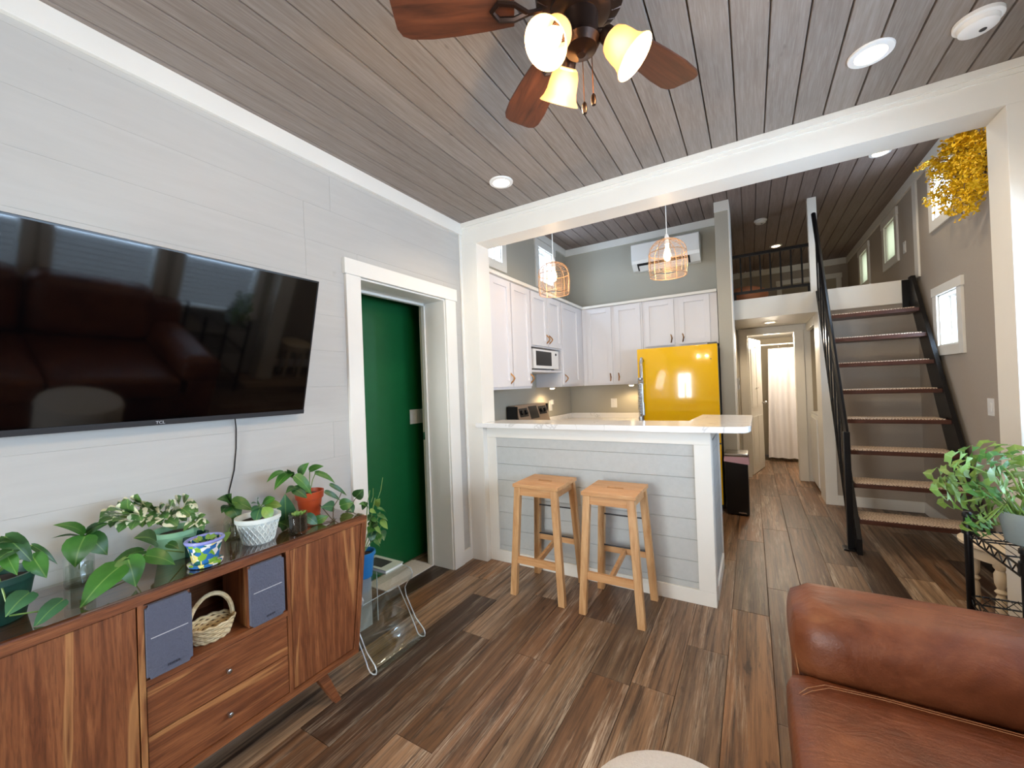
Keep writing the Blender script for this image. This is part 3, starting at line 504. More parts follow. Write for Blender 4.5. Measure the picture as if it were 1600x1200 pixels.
# pendants
def pendant(x, y, label):
    t = thing('pendant_lamp', label, 'pendant lamp', (x, y, ZK), 'woven wire pendants over the bar'); zt, zb = 2.42, 2.155
    bm = bmesh.new(); lathe(bm, [(.055, ZK-.001), (.055, ZK-.012), (.03, ZK-.028)], (x, y, 0), 24); put('ceiling_rose', bm, 'plastic', t, True)
    bm = bmesh.new(); tube(bm, [(x, y, ZK-.02), (x, y, zt+.03)], .0035, 6); put('cord', bm, 'cordw', t); bm = bmesh.new(); lathe(bm, [(.008, zt+.04), (.016, zt+.02), (.017, zt-.035)], (x, y, 0), 16); put('socket', bm, 'plastic', t, True)
    def prof(s):  # 0 top .. 1 bottom
        if s < .38: a = s/.38*math.pi/2; return .012+.118*math.sin(a), zt-.10*(1-math.cos(a))
        k = (s-.38)/.62; return .13+.006*math.sin(k*math.pi)-.004*k, zt-.10-k*(zt-.10-zb)
    bm = bmesh.new()
    for k in range(10):
        a = 2*math.pi*k/10; tube(bm, [(x+prof(s/12)[0]*math.cos(a), y+prof(s/12)[0]*math.sin(a), prof(s/12)[1]) for s in range(13)], .0024, 5)
    for s in (0, .38, 1): tube(bm, [(x+prof(s)[0]*math.cos(2*math.pi*j/36), y+prof(s)[0]*math.sin(2*math.pi*j/36), prof(s)[1]) for j in range(36)], .0026, 5, closed=True)
    sh = put('shade_frame', bm, 'wire', t, True); bm = bmesh.new()
    for i in range(22):
        s = .10+.88*i/21; amp = .010 if .3 < s < .85 else .003
        tube(bm, [(x+prof(s)[0]*math.cos(2*math.pi*j/60), y+prof(s)[0]*math.sin(2*math.pi*j/60), prof(s)[1]+amp*math.cos(6*math.pi*j/3)) for j in range(60)], .0009, 3, closed=True)
    put('weave', bm, 'wire', sh, True); bm = bmesh.new(); lathe(bm, [(.010, 2.385), (.014, 2.36), (.024, 2.325), (.027, 2.30), (.022, 2.275), (.008, 2.264)], (x, y, 0), 16); put('bulb', bm, 'bulb', t, True); lamp((x, y, 2.24), 3.2, (1, .68, .40), .03)
pendant(.607, 3.15, 'woven wire dome pendant hanging nearer the left white post'); pendant(1.520, 3.15, 'woven wire dome pendant hanging in front of the air conditioner')
# ================================================================== STOOLS
def stool(x0, y0, label):
    """x0,y0: seat centre"""
    t = thing('bar_stool', label, 'stool', (x0, y0, 0), 'backless pine bar stools at the bar'); W, D, H = .152, .165, .735
    bm = bmesh.new(); n = 5
    seat = None
    for k in range(n):
        a, b = y0-D+2*D*k/n, y0-D+2*D*(k+1)/n
        if k == 2: s_ = B('seat_slat', 'pine_y', t, (x0-W-.012, x0-.05, a+.0006, b-.0006, H-.022, H), (x0+.05, x0+W+.012, a+.0006, b-.0006, H-.022, H), (x0-.05, x0+.05, a+.0006, a+.02, H-.022, H), (x0-.05, x0+.05, b-.02, b-.0006, H-.022, H), bev=.0015)
        else: B('seat_slat', 'pine_y', t, (x0-W-.012, x0+W+.012, a+.0006, b-.0006, H-.022, H), bev=.0025)
    bm.free(); top = {}; bot = {}
    for sx in (-1, 1):
        for sy in (-1, 1):
            T = Vector((x0+sx*(W-.02), y0+sy*(D-.022), H-.022)); Bt = Vector((x0+sx*(W+.022), y0+sy*(D+.008), 0)); top[sx, sy] = T; bot[sx, sy] = Bt; hx, hy = .022, .018
            bm = bmesh.new(); v = [bm.verts.new(p+Vector((i*hx, j*hy, 0))) for p in (Bt, T) for i, j in ((-1, -1), (1, -1), (1, 1), (-1, 1))]
            for f in ((3, 2, 1, 0), (4, 5, 6, 7), (0, 1, 5, 4), (1, 2, 6, 5), (2, 3, 7, 6), (3, 0, 4, 7)): bm.faces.new([v[i] for i in f])
            bmesh.ops.bevel(bm, geom=bm.edges[:], offset=.002, segments=1, affect='EDGES'); put('leg', bm, 'pine', t)
    def at(sx, sy, z): return bot[sx, sy].lerp(top[sx, sy], z/(H-.022))
    def bar(name, a, b, z, h, th, mat='pine_y'):
        bm = bmesh.new(); p, q = Vector(a), Vector(b); d = (q-p).normalized(); s = d.cross(Vector((0, 0, 1)))*th/2
        v = [bm.verts.new(w+e+Vector((0, 0, zz))) for w in (p, q) for e, zz in ((s, -h/2), (s, h/2), (-s, h/2), (-s, -h/2))]
        for f in ((3, 2, 1, 0), (4, 5, 6, 7), (0, 1, 5, 4), (1, 2, 6, 5), (2, 3, 7, 6), (3, 0, 4, 7)): bm.faces.new([v[i] for i in f])
        put(name, bm, mat, t)
    for sy in (-1, 1): bar('apron', at(-1, sy, .685), at(1, sy, .685), 0, .05, .018)
    for sx in (-1, 1): bar('apron', at(sx, -1, .685), at(sx, 1, .685), 0, .05, .018)
    bar('footrest', at(-1, -1, .235), at(1, -1, .235), 0, .045, .02); bar('footrest', at(-1, 1, .285), at(1, 1, .285), 0, .04, .02)
    bar('stretcher', (at(-1, -1, .235)+at(1, -1, .235))/2, (at(-1, 1, .285)+at(1, 1, .285))/2, 0, .035, .02)
    for zz in (.52, .31):
        bm = bmesh.new(); tube(bm, [at(-1, 1, zz)+Vector((0, -.012, 0)), at(1, 1, zz)+Vector((0, -.012, 0))], .005, 8); put('metal_rod', bm, 'darkgrey', t, True)
stool(.775, 2.50, 'honey pine bar stool nearer the green doorway'); stool(1.265, 2.485, 'honey pine bar stool nearer the end of the bar')
# ================================================================== STAIRS
sr = thing('staircase', 'steep open tread staircase with black stringers climbing to the loft', 'staircase', (3.0, 4.6, 0)); SX0, SX1 = 2.70, 3.375
RUN, RISE, Y1, Z1 = .149, .248, 4.10, .245
for i in range(8):
    yf, zt = Y1+RUN*i, Z1+RISE*i
    tr = B('tread', 'tread', sr, (SX0, SX1, yf, yf+.265, zt-.034, zt), bev=.004); B('tread_mat', 'mat', tr, (SX0+.012, SX1-.03, yf+.006, yf+.235, zt+.0002, zt+.008), bev=.002)
sl = RISE/RUN
def zline(y): return Z1+(y-Y1)*sl
for xs in ((SX0-.03, SX0), (SX1, SX1+.03)):
    bm = bmesh.new(); yb = Y1-.0; hi, lo = .10, -.30
    pts = [(4.00, 0), (4.24, 0), (5.418, zline(5.418)+lo-.02), (5.418, ZL1+.02), (5.33, ZL1+.02), (4.00, .12)]
    prism(bm, pts, 'x', *xs); put('stringer', bm, 'black', sr)
B('header_plate', 'black', sr, (3.325, 3.405, 5.405, 5.418, 2.02, 2.29))
rl = thing('stair_railing', 'black metal railing along the open side of the stairs', 'railing', (2.68, 4.12, 0)); rx = SX0-.054
bm = bmesh.new(); tube(bm, [(rx, 4.10, .90), (rx, 5.36, 3.10)], .021, 8); put('handrail', bm, 'black', rl)
B('newel_post', 'black', rl, (rx-.021, rx+.021, 4.08, 4.122, .012, .93)); B('foot_plate', 'black', rl, (rx-.05, rx+.022, 4.055, 4.145, 0, .012))
for k in range(1, 9):
    yy = 4.10+k*.145; zz = .90+(yy-4.10)*(2.2/1.26)
    B('baluster', 'black', rl, (rx-.007, rx+.007, yy-.007, yy+.007, max(.02, zz-.86-.0), zz), bev=0)
bm = bmesh.new(); tube(bm, [(rx, 4.10, .12), (rx, 5.33, 2.27)], .012, 6); put('lower_rail', bm, 'black', rl)
lr = thing('loft_railing', 'black metal guard railing along the loft edge', 'railing', (2.24, 5.45, ZL1))
B('top_rail', 'black', lr, (1.875, 2.601, 5.43, 5.47, 2.785, 2.82)); B('bottom_rail', 'black', lr, (1.875, 2.601, 5.435, 5.465, 2.36, 2.39))
for k in range(7): xk = 1.955+k*.097; B('baluster', 'black', lr, (xk-.008, xk+.008, 5.442, 5.458, 2.39, 2.785), bev=0)
for k, (xk) in enumerate((1.88, 2.58)): B('foot', 'black', lr, (xk, xk+.02, 5.44, 5.46, ZL1+.004, 2.36), bev=0)
bd = thing('loft_bedding', 'peach pillow lying on the loft floor behind the guard railing', 'pillow', (2.0, 5.9, ZL1)); bm = bmesh.new(); bmesh.ops.create_uvsphere(bm, u_segments=20, v_segments=12, radius=1)
for v in bm.verts: v.co = Vector((2.0+.24*v.co.x, 5.95+.2*v.co.y, ZL1+.13+.12*v.co.z))
put('cushion', bm, 'orange', bd, True)
# ================================================================== HALL AND BATHROOM
lf = thing('bathroom_door', 'white panelled bathroom door standing open at the hall end', 'door', (1.995, 6.66, 0)); h0, h1 = Vector((2.0, 6.665, 0)), Vector((2.155, 7.37, 0)); dv = (h1-h0).normalized(); nv = Vector((dv.y, -dv.x, 0))
def leafbox(name, a, b, z0, z1, n0, n1, mat, parent):
    bm = bmesh.new(); v = [bm.verts.new(h0+dv*u+nv*n+Vector((0, 0, z))) for z in (z0, z1) for u, n in ((a, n0), (b, n0), (b, n1), (a, n1))]
    for f in ((3, 2, 1, 0), (4, 5, 6, 7), (0, 1, 5, 4), (1, 2, 6, 5), (2, 3, 7, 6), (3, 0, 4, 7)): bm.faces.new([v[i] for i in f])
    return put(name, bm, mat, parent)
leafbox('leaf', 0, .72, .012, 1.95, -.035, 0, 'white', lf)
for a, b, z0, z1 in ((.08, .34, .95, 1.85), (.38, .64, .95, 1.85), (.08, .34, .12, .82), (.38, .64, .12, .82)): leafbox('panel', a, b, z0, z1, 0, .006, 'white', lf)
for zz in (1.82, 1.22):
    bm = bmesh.new(); o = h0+dv*.30+Vector((0, 0, zz)); tube(bm, [o+dv*-.05+nv*.03+Vector((0, 0, .02)), o+dv*-.03+nv*.012, o+nv*.010, o+dv*.03+nv*.012, o+dv*.05+nv*.03+Vector((0, 0, .02))], .006, 6); put('coat_hook', bm, 'chrome', lf, True)
bm = bmesh.new(); o = h0+dv*.66+Vector((0, 0, 1.0)); tube(bm, [o+nv*.001, o+nv*.05], .012, 8); bmesh.ops.create_uvsphere(bm, u_segments=12, v_segments=8, radius=.026, matrix=Matrix.Translation(o+nv*.055)); put('knob', bm, 'chrome', lf, True)
cu = thing('shower_curtain', 'white shower curtain hanging on its rod in the bathroom', 'curtain', (2.45, 7.9, 1.9)); bm = bmesh.new(); nx, nz = 60, 10; g = []
for j in range(nz+1):
    zz = 1.85-1.79*j/nz; row = []
    for i in range(nx+1):
        s = i/nx; row.append(bm.verts.new((2.27-.05*j/nz+s*(.66+.05*j/nz), 7.9+.028*math.sin(s*30+.6*math.sin(j*.4))*(.5+.5*j/nz)+.015*math.sin(s*11), zz)))
    g.append(row)
for j in range(nz):
    for i in range(nx): bm.faces.new((g[j][i], g[j][i+1], g[j+1][i+1], g[j+1][i]))
put('cloth', bm, 'curtain', cu, True)
for i in range(6):
    bm = bmesh.new(); xc = 2.29+i*.125; tube(bm, [(xc, 7.9+.022*math.cos(a), 1.905+.03*math.sin(a)-.012) for a in [k*2*math.pi/12 for k in range(12)]], .003, 5, closed=True); put('hook', bm, 'chrome', cu)
bm = bmesh.new(); tube(bm, [(1.452, 7.9, 1.915), (2.998, 7.9, 1.915)], .012, 10); tag(put('shower_rod', bm, 'plastic', None, True), 'white rod carrying the shower curtain', 'curtain rod')
wm = thing('washing_machine', 'white top loading washing machine tucked in the hall recess', 'washing machine', (3.0, 6.15, 0))
B('cabinet_body', 'plastic', wm, (2.665, 3.28, 5.86, 6.50, .03, .90), bev=.012); B('lid', 'plastic', wm, (2.67, 3.15, 5.87, 6.49, .901, .925), bev=.008); B('console', 'plastic', wm, (3.15, 3.28, 5.87, 6.49, .901, 1.06), bev=.01); B('plinth', 'darkgrey', wm, (2.70, 3.25, 5.88, 6.48, 0, .03)); B('front_panel', 'plastic', wm, (2.655, 2.665, 5.90, 6.46, .06, .86))
# ================================================================== CEILING FITTINGS
def can(x, y, z, label, pw, g='recessed ceiling downlights'):
    t = thing('recessed_light', label, 'ceiling light', (x, y, z), g); bm = bmesh.new(); lathe(bm, [(.078, z-.0005), (.076, z-.008), (.054, z-.010), (.054, z-.0005)], (x, y, 0), 32, capa=False, capb=False); put('trim_ring', bm, 'plastic', t, True)
    bm = bmesh.new(); lathe(bm, [(.0545, z-.002), (.054, z-.006), (.02, z-.007)], (x, y, 0), 28); put('lens', bm, 'can', t, True); lamp((x, y, z-.03), pw, (1, .80, .55), .05, 140)
can(.652, 2.27, ZC, 'lit recessed downlight in the ceiling corner above the green doorway', 15); can(2.497, 2.252, ZC, 'lit recessed downlight in the ceiling near the smoke detector', 15)
can(2.241, 5.98, ZL0, 'lit recessed downlight in the low hall ceiling', 16); can(2.394, 7.09, ZK, 'lit recessed downlight over the loft behind its railing', 9); can(3.05, 4.685, ZK, 'lit recessed downlight over the stairs half hidden by the beam', 12)
for cx_, cy_, lb_ in ((.75, 3.75, 'added unseen fill downlight over the kitchen left side behind the beam'), (1.75, 3.75, 'added unseen fill downlight over the kitchen centre behind the beam'), (2.75, 3.55, 'added unseen fill downlight over the stair foot behind the beam')): can(cx_, cy_, ZK, lb_, 20)  # unseen downlights added as fill to brighten the kitchen and stairs
def smoke(x, y, z, label):
    t = thing('smoke_detector', label, 'smoke detector', (x, y, z)); bm = bmesh.new(); lathe(bm, [(.07, z-.0005), (.07, z-.014), (.064, z-.018)], (x, y, 0), 32); put('base', bm, 'plastic', t, True)
    bm = bmesh.new(); lathe(bm, [(.058, z-.018), (.055, z-.036), (.04, z-.045), (.015, z-.046)], (x, y, 0), 32); cv = put('cover', bm, 'plastic', t, True)
    bm = bmesh.new(); lathe(bm, [(.011, z-.0465), (.010, z-.0485)], (x+.012, y, 0), 16); put('test_button', bm, 'textd', cv)
smoke(2.815, 2.27, ZC, 'white smoke detector on the living room ceiling near the beam'); smoke(2.181, 5.82, ZK, 'white smoke detector on the loft ceiling')
lamp((2.3, 7.3, 1.95), 30, (1, .88, .72), .1)
# ceiling fan
FX, FY = 1.625, 1.13
fan = thing('ceiling_fan', 'dark bronze five blade ceiling fan with three lit bell shades', 'ceiling fan', (FX, FY, ZC))
bm = bmesh.new(); lathe(bm, [(.065, ZC-.001), (.065, ZC-.03), (.03, ZC-.06)], (FX, FY, 0), 28); put('canopy', bm, 'bronze', fan, True); bm = bmesh.new(); tube(bm, [(FX, FY, ZC-.05), (FX, FY, 2.60)], .013, 10); put('downrod', bm, 'bronze', fan, True)
bm = bmesh.new(); lathe(bm, [(.03, 2.625), (.09, 2.615), (.125, 2.59), (.128, 2.55), (.118, 2.535), (.128, 2.525), (.125, 2.49), (.10, 2.478)], (FX, FY, 0), 36); mo = put('motor_housing', bm, 'bronze', fan, True)
for k in range(20):
    a = k*math.pi/10; bm = bmesh.new(); d = Vector((math.cos(a), math.sin(a), 0)); tube(bm, [Vector((FX, FY, 2.4795))+d*.095, Vector((FX, FY, 2.491))+d*.1245], .0035, 4); put('vent_rib', bm, 'bronze', mo)
bm = bmesh.new(); lathe(bm, [(.085, 2.478), (.088, 2.46), (.07, 2.45), (.052, 2.448), (.050, 2.39), (.056, 2.375), (.045, 2.355), (.02, 2.347), (.012, 2.34)], (FX, FY, 0), 30); kit = put('light_kit', bm, 'bronze', fan, True)
for k in range(5):
    az = math.radians(66.5+72*k); R3 = Matrix.Rotation(az, 4, 'Z'); tilt = Matrix.Rotation(math.radians(11), 4, 'X'); T = Matrix.Translation((FX, FY, 2.482)) @ R3 @ tilt
    bm = bmesh.new(); out = [(.19, .045), (.26, .056), (.36, .068), (.44, .074), (.505, .072), (.53, .062), (.542, .04)]; loop = out+[(a, -b) for a, b in out[::-1]]
    prism(bm, loop, 'z', -.003, .003); bl = put('blade', bm, 'blade', fan); bl.matrix_basis = T
    bm = bmesh.new(); tube(bm, [(.11, 0, -.008), (.15, 0, -.016), (.19, .02, -.011), (.235, .022, -.007), (.255, 0, -.007), (.235, -.022, -.007), (.19, -.02, -.011), (.15, 0, -.016)], .008, 6); put('blade_iron', bm, 'bronze', bl, True)
for az in (250, 141, 16):
    a = math.radians(az); d = Vector((math.cos(a), math.sin(a), 0)); o = Vector((FX, FY, 2.395)); ax = (d*.66+Vector((0, 0, -.75))).normalized(); nk = o+d*.066+Vector((0, 0, -.005)); mx = ax.to_track_quat('Z', 'Y').to_matrix()
    bm = bmesh.new(); tube(bm, [o+d*.04, nk+d*.0, nk+ax*.012], .012, 8); lathe(bm, [(.018, 0), (.024, .008), (.026, .03), (.022, .034)], nk, 18, mx); arm = put('lamp_arm', bm, 'bronze', fan, True)
    bm = bmesh.new(); pr = [(.028, .028), (.036, .034), (.043, .05), (.046, .07), (.048, .09), (.054, .108), (.064, .122), (.0625, .1235), (.0515, .109), (.0455, .09), (.0435, .07), (.040, .05), (.034, .037)]; lathe(bm, pr, nk, 28, mx, capa=False, capb=False); put('lamp_shade', bm, 'shade', arm, True)
    bm = bmesh.new(); lathe(bm, [(.010, .036), (.016, .05), (.024, .072), (.025, .086), (.018, .10), (.006, .106)], nk, 18, mx); put('bulb', bm, 'bulb', arm, True); lamp(nk+ax*.135, 11, (1, .70, .38), .03)
for dx, dy, zb in ((-.012, .045, 2.20), (.012, .06, 2.225)):
    bm = bmesh.new(); tube(bm, [(FX+dx, FY+dy, 2.39), (FX+dx, FY+dy, zb+.03)], .0014, 5); ch = put('pull_chain', bm, 'brass', fan)
    bm = bmesh.new(); lathe(bm, [(.003, zb+.034), (.007, zb+.028), (.0085, zb+.012), (.006, zb)], (FX+dx, FY+dy, 0), 12); put('fob', bm, 'bronze', ch, True)
# ================================================================== TV
tv = thing('television', 'large black flat television tilted down on the shiplap wall', 'television', (.05, .675, 1.29)); ta, tb = Vector((.05, 0, 1.29)), Vector((.216, 0, 1.934)); tt = (tb-ta).normalized(); tn = Vector((tt.z, 0, -tt.x)); TY0, TY1, TH = .115, 1.2356, (tb-ta).length
def tvbox(name, y0, y1, h0, h1, n0, n1, mat, parent, bev=.002):
    bm = bmesh.new(); box(bm, n0, n1, y0, y1, h0, h1, bev=bev)
    for v in bm.verts: x_, y_, z_ = v.co; v.co = ta+tn*x_+tt*z_+Vector((0, y_, 0))
    return put(name, bm, mat, parent)
tvbox('back_shell', TY0+.01, TY1-.01, .01, TH-.01, -.03, -.004, 'blackplastic', tv); pn = tvbox('bezel', TY0, TY1, 0, TH, -.008, .0, 'blackplastic', tv)
tvbox('screen', TY0+.008, TY1-.008, .022, TH-.008, .0, .0012, 'screen', tv, 0); tvbox('bottom_bar', TY0, TY1, 0, .02, .0, .003, 'darkgrey', tv, .001)
text('brand_lettering', 'TCL', .016, Matrix.Translation(ta+tn*.0035+tt*.010+Vector((0, .654, 0))) @ Matrix((Vector((0, 1, 0)), tt, tn)).transposed().to_4x4(), 'text', tv)
B('wall_bracket', 'black', tv, (.001, .02, .50, .85, 1.45, 1.75)); bm = bmesh.new(); tube(bm, [(.015, .62, 1.62), (.085, .64, 1.60)], .02, 8); tube(bm, [(.015, .74, 1.62), (.085, .72, 1.60)], .02, 8); put('bracket_arm', bm, 'black', tv)
bm = bmesh.new(); tube(bm, [P(367, 652, 'x', .035), P(369, 670, 'x', .008), P(369, 700, 'x', .006), P(366, 735, 'x', .006), P(358, 768, 'x', .006), P(358, 800, 'x', .008)], .0025, 6); tag(put('tv_cable', bm, 'blackplastic', None, True), 'thin black cable hanging down the wall below the television', 'cable')
# ================================================================== MEDIA CONSOLE
mc = thing('media_console', 'walnut mid century media console with slanted ends and splayed legs', 'console', (.2, .7125, 0)); CX0, CX1, CT, CB = .02, .38, .785, .165; CY = .7125
def mirror(y): return 2*CY-y
bm = bmesh.new(); prism(bm, [(.090, CT), (1.335, CT), (1.331, CT-.028), (.094, CT-.028)], 'x', CX0, CX1); put('top_panel', bm, 'walnut_e', mc)
bm = bmesh.new(); prism(bm, [(.165, CB), (1.260, CB), (1.2635, CB+.026), (.1615, CB+.026)], 'x', CX0, CX1); put('bottom_panel', bm, 'walnut_e', mc)
for m_ in (0, 1):
    pts = [(1.331, CT-.028), (1.2635, CB+.026), (1.2385, CB+.026), (1.306, CT-.028)]; pts = [(mirror(a), b) for a, b in pts] if m_ else pts
    bm = bmesh.new(); prism(bm, pts, 'x', CX0, CX1); put('side_panel', bm, 'walnut_z', mc)
    dv_ = (.934, .949); dv_ = tuple(sorted(mirror(y) for y in dv_)) if m_ else dv_; B('divider', 'walnut_z', mc, (CX0, CX1-.001, *dv_, CB+.026, CT-.028), bev=.001)
    pts = [(.952, CT-.031), (1.302, CT-.031), (1.2355, CB+.029), (.952, CB+.029)]; pts = [(mirror(a), b) for a, b in pts] if m_ else pts
    bm = bmesh.new(); prism(bm, pts, 'x', CX1-.022, CX1-.004); bmesh.ops.bevel(bm, geom=bm.edges[:], offset=.0015, segments=1, affect='EDGES'); put('door', bm, 'walnut_z', mc)
    for fx_, tx in ((.352, .325), (.05, .08)):
        foot = Vector((fx_, mirror(1.157) if m_ else 1.157, 0)); top_ = Vector((tx, mirror(1.085) if m_ else 1.085, CB)); bm = bmesh.new()
        v = [bm.verts.new(p+Vector((i*sx, j*sx, 0))) for p, sx in ((foot, .014), (top_, .024)) for i, j in ((-1, -1), (1, -1), (1, 1), (-1, 1))]
        for f in ((3, 2, 1, 0), (4, 5, 6, 7), (0, 1, 5, 4), (1, 2, 6, 5), (2, 3, 7, 6), (3, 0, 4, 7)): bm.faces.new([v[i] for i in f])
        put('leg', bm, 'walnut_e', mc)
B('back_panel', 'walnut_y', mc, (CX0, CX0+.008, .491, .934, CB+.026, CT-.028), bev=0); B('shelf', 'walnut_e', mc, (CX0+.008, CX1-.001, .491, .934, .500, .520), bev=.001)
for z0, z1 in ((.347, .497), (.194, .343)):
    d = B('drawer', 'walnut_y', mc, (CX1-.03, CX1-.004, .4935, .9315, z0, z1), bev=.0015)
    bm = bmesh.new(); lathe(bm, [(.004, 0), (.004, .010), (.0085, .014), (.0085, .022), (.006, .024)], (CX1-.004, .7125, z0+.072 if z0 > .3 else z0+.072), 16, Matrix.Rotation(math.pi/2, 3, 'Y')); put('knob', bm, 'chrome', d, True)
tag(B('glass_sheet', 'glasstop', None, (CX0, .372, .098, 1.326, CT+.0005, CT+.0085), bev=.001), 'smoked glass sheet covering the top of the walnut console', 'glass top'); GZ = CT+.0090
def speaker(y0, y1, label):
    t = thing('bookshelf_speaker', label, 'speaker', (.28, (y0+y1)/2, .5205), 'walnut bookshelf speakers'); B('cabinet', 'walnut_z', t, (.18, .372, y0, y1, .5207, .750), bev=.002)
    bm = bmesh.new(); box(bm, .372, .386, y0+.001, y1-.001, .522, .749); bmesh.ops.bevel(bm, geom=[e for e in bm.edges if abs(e.verts[0].co.x-e.verts[1].co.x) > .01], offset=.009, segments=3, affect='EDGES'); gr = put('grille', bm, 'grille', t)
    B('accent_line', 'text', gr, (.386, .3868, y0+.012, y1-.012, .645, .6475), bev=0); text('brand_lettering', 'EDIFIER', .010, Matrix.Translation((.3865, (y0+y1)/2+.008, .542)) @ Matrix(((0, 0, 1), (1, 0, 0), (0, 1, 0))).to_4x4(), 'textd', gr)
speaker(.4915, .612, 'grey fronted bookshelf speaker left of the wicker basket'); speaker(.793, .922, 'grey fronted bookshelf speaker right of the wicker basket')
bk = thing('wicker_basket', 'small pale wicker basket with an arched handle between the speakers', 'basket', (.30, .685, .5205)); bm = bmesh.new(); bx_, by_ = .30, .700
for i in range(7):
    h = .526+i*.0085; r = .048+.016*(i/6); tube(bm, [(bx_+r*.9*math.cos(a), by_+r*1.15*math.sin(a), h+.0025*math.sin(12*a+(i % 2)*math.pi)) for a in [k*2*math.pi/48 for k in range(48)]], .0048, 5, closed=True)
put('woven_side', bm, 'wicker', bk, True); bm = bmesh.new(); lathe(bm, [(.046, .5212), (.046, .526)], (0, 0, 0), 24); bm.transform(Matrix.Translation((bx_, by_, 0)) @ Matrix.Diagonal((.9, 1.15, 1, 1))); put('base', bm, 'wicker', bk)
bm = bmesh.new(); tube(bm, [(bx_, by_+.07*math.cos(a), .575+.10*math.sin(a)) for a in [k*math.pi/16 for k in range(17)]], .008, 7); put('handle', bm, 'wicker', bk, True)
# ================================================================== PLANTS
def leaf(parent, base, tip, width, mat, nrm=(.45, -.35, .85), droop=.12, heart=True, name='leaf', fold=.25):
    base, tip = Vector(base), Vector(tip); d = tip-base; L = d.length; d.normalize(); n = Vector(nrm); n = (n-d*n.dot(d)); n = n.normalized() if n.length > .05 else Vector((1, 0, 0)); s = d.cross(n)
    ts = [0, .06, .16, .30, .46, .62, .78, .90, 1]; ws = [.18, .66, .92, 1, .93, .74, .46, .2, 0] if heart else [.12, .3, .55, .8, .95, .95, .75, .42, 0]
    bm = bmesh.new(); uvl = bm.loops.layers.uv.new('UVMap'); rows = []
    for t, w_ in zip(ts, ws):
        c = base+d*(L*t)+n*(L*.10*math.sin(t*math.pi))-Vector((0, 0, 1))*(droop*L*t*t); hw = width/2*w_; row = []
        for u_ in (-1, -.55, 0, .55, 1):
            back = -.07*L*abs(u_) if (heart and t < .2) else 0
            pq = (c+s*(hw*u_)+n*(hw*fold*abs(u_)-.10*hw*u_*u_)+d*back)
            if .6 < pq.z < GZ+.0015 and pq.x < .374 and pq.y < 1.327: pq.z = GZ+.0015
            row.append((bm.verts.new(pq), (u_*w_, t)))
        rows.append(row)
    for A, C in zip(rows, rows[1:]):
        for k in range(4):
            q = [A[k], A[k+1], C[k+1], C[k]]; f = bm.faces.new([x[0] for x in q])
            for lp, x in zip(f.loops, q): lp[uvl].uv = x[1]
    bmesh.ops.remove_doubles(bm, verts=rows[-1] and [x[0] for x in rows[-1]], dist=1e-5); me = bpy.data.meshes.new(name); bm.to_mesh(me); bm.free(); me.shade_smooth(); me.materials.append(M[mat]); o = bpy.data.objects.new(name, me); COL.objects.link(o); join(o, parent); return o
def stem(parent, pts, r=.0022, mat='stem', name='stem'):
    bm = bmesh.new(); tube(bm, pts, r, 5); return put(name, bm, mat, parent, True)
PXM = lambda p: (Vector(p)-CAM).dot(_f)/FPX     # metres for one photo pixel at that depth
def leaves(parent, X, src, items, mat, nrm=(.5, -.4, .75), heart=True, stems=True):
    for it in items:
        u0, v0, u1, v1, w_ = it[:5]; m = it[5] if len(it) > 5 else mat; dx = it[6] if len(it) > 6 else 0
        a = P(u0, v0, 'x', X+dx); b = P(u1, v1, 'x', X+dx+.03); leaf(parent, a, b, w_*PXM(a), m, nrm, heart=heart)
        if stems and src is not None: s0 = Vector(src); md = s0.lerp(a, .55)+Vector((0, 0, .012)); stem(parent, [s0, md, a])
def pot(parent, c, r0, r1, h, mat, rim=.006, soil=True, name='pot', rimh=.018):
    bm = bmesh.new(); x_, y_, z_ = c; lathe(bm, [(r0*.96, 0), (r0, .003), (r1*.97, h-rimh), (r1+rim, h-rimh+.002), (r1+rim, h), (r1-.003, h), (r1-.006, h-.02)], (x_, y_, z_), 30, capb=False); p = put(name, bm, mat, parent, True)
    if soil: bm = bmesh.new(); lathe(bm, [(r1-.0055, h-.022), (r1*.5, h-.014), (.004, h-.012)], (x_, y_, z_), 24); put('soil', bm, 'soil', parent, True)
    return p
# a: dark green pot at the left edge
c = (.20, .225, GZ); t = thing('potted_plant', 'broad leaf pothos in a dark green pot at the console left end', 'plant', c); pot(t, c, .062, .082, .125, 'pdark'); s0 = (.20, .225, GZ+.12)
leaves(t, .22, s0, [(8, 838, 52, 874, 26, 'leafd'), (50, 852, 90, 877, 10, 'leafd', -.05), (50, 868, 73, 899, 26, 'leaf', .02), (10, 866, 27, 895, 20, 'leaf', .06), (30, 850, -5, 845, 24, 'leafd'), (20, 860, -12, 880, 26, 'leafd', .05)], 'leaf')
leaves(t, .30, None, [(46, 926, 8, 960, 33, 'leafb'), (98, 938, 50, 980, 26, 'leafb', .02)], 'leafb', (.6, -.1, .8))
stem(t, [s0, (.27, .23, GZ+.13), P(15, 958, 'x', .31), P(46, 926, 'x', .30)]); stem(t, [P(15, 962, 'x', .31), P(60, 955, 'x', .31), P(98, 938, 'x', .32)])
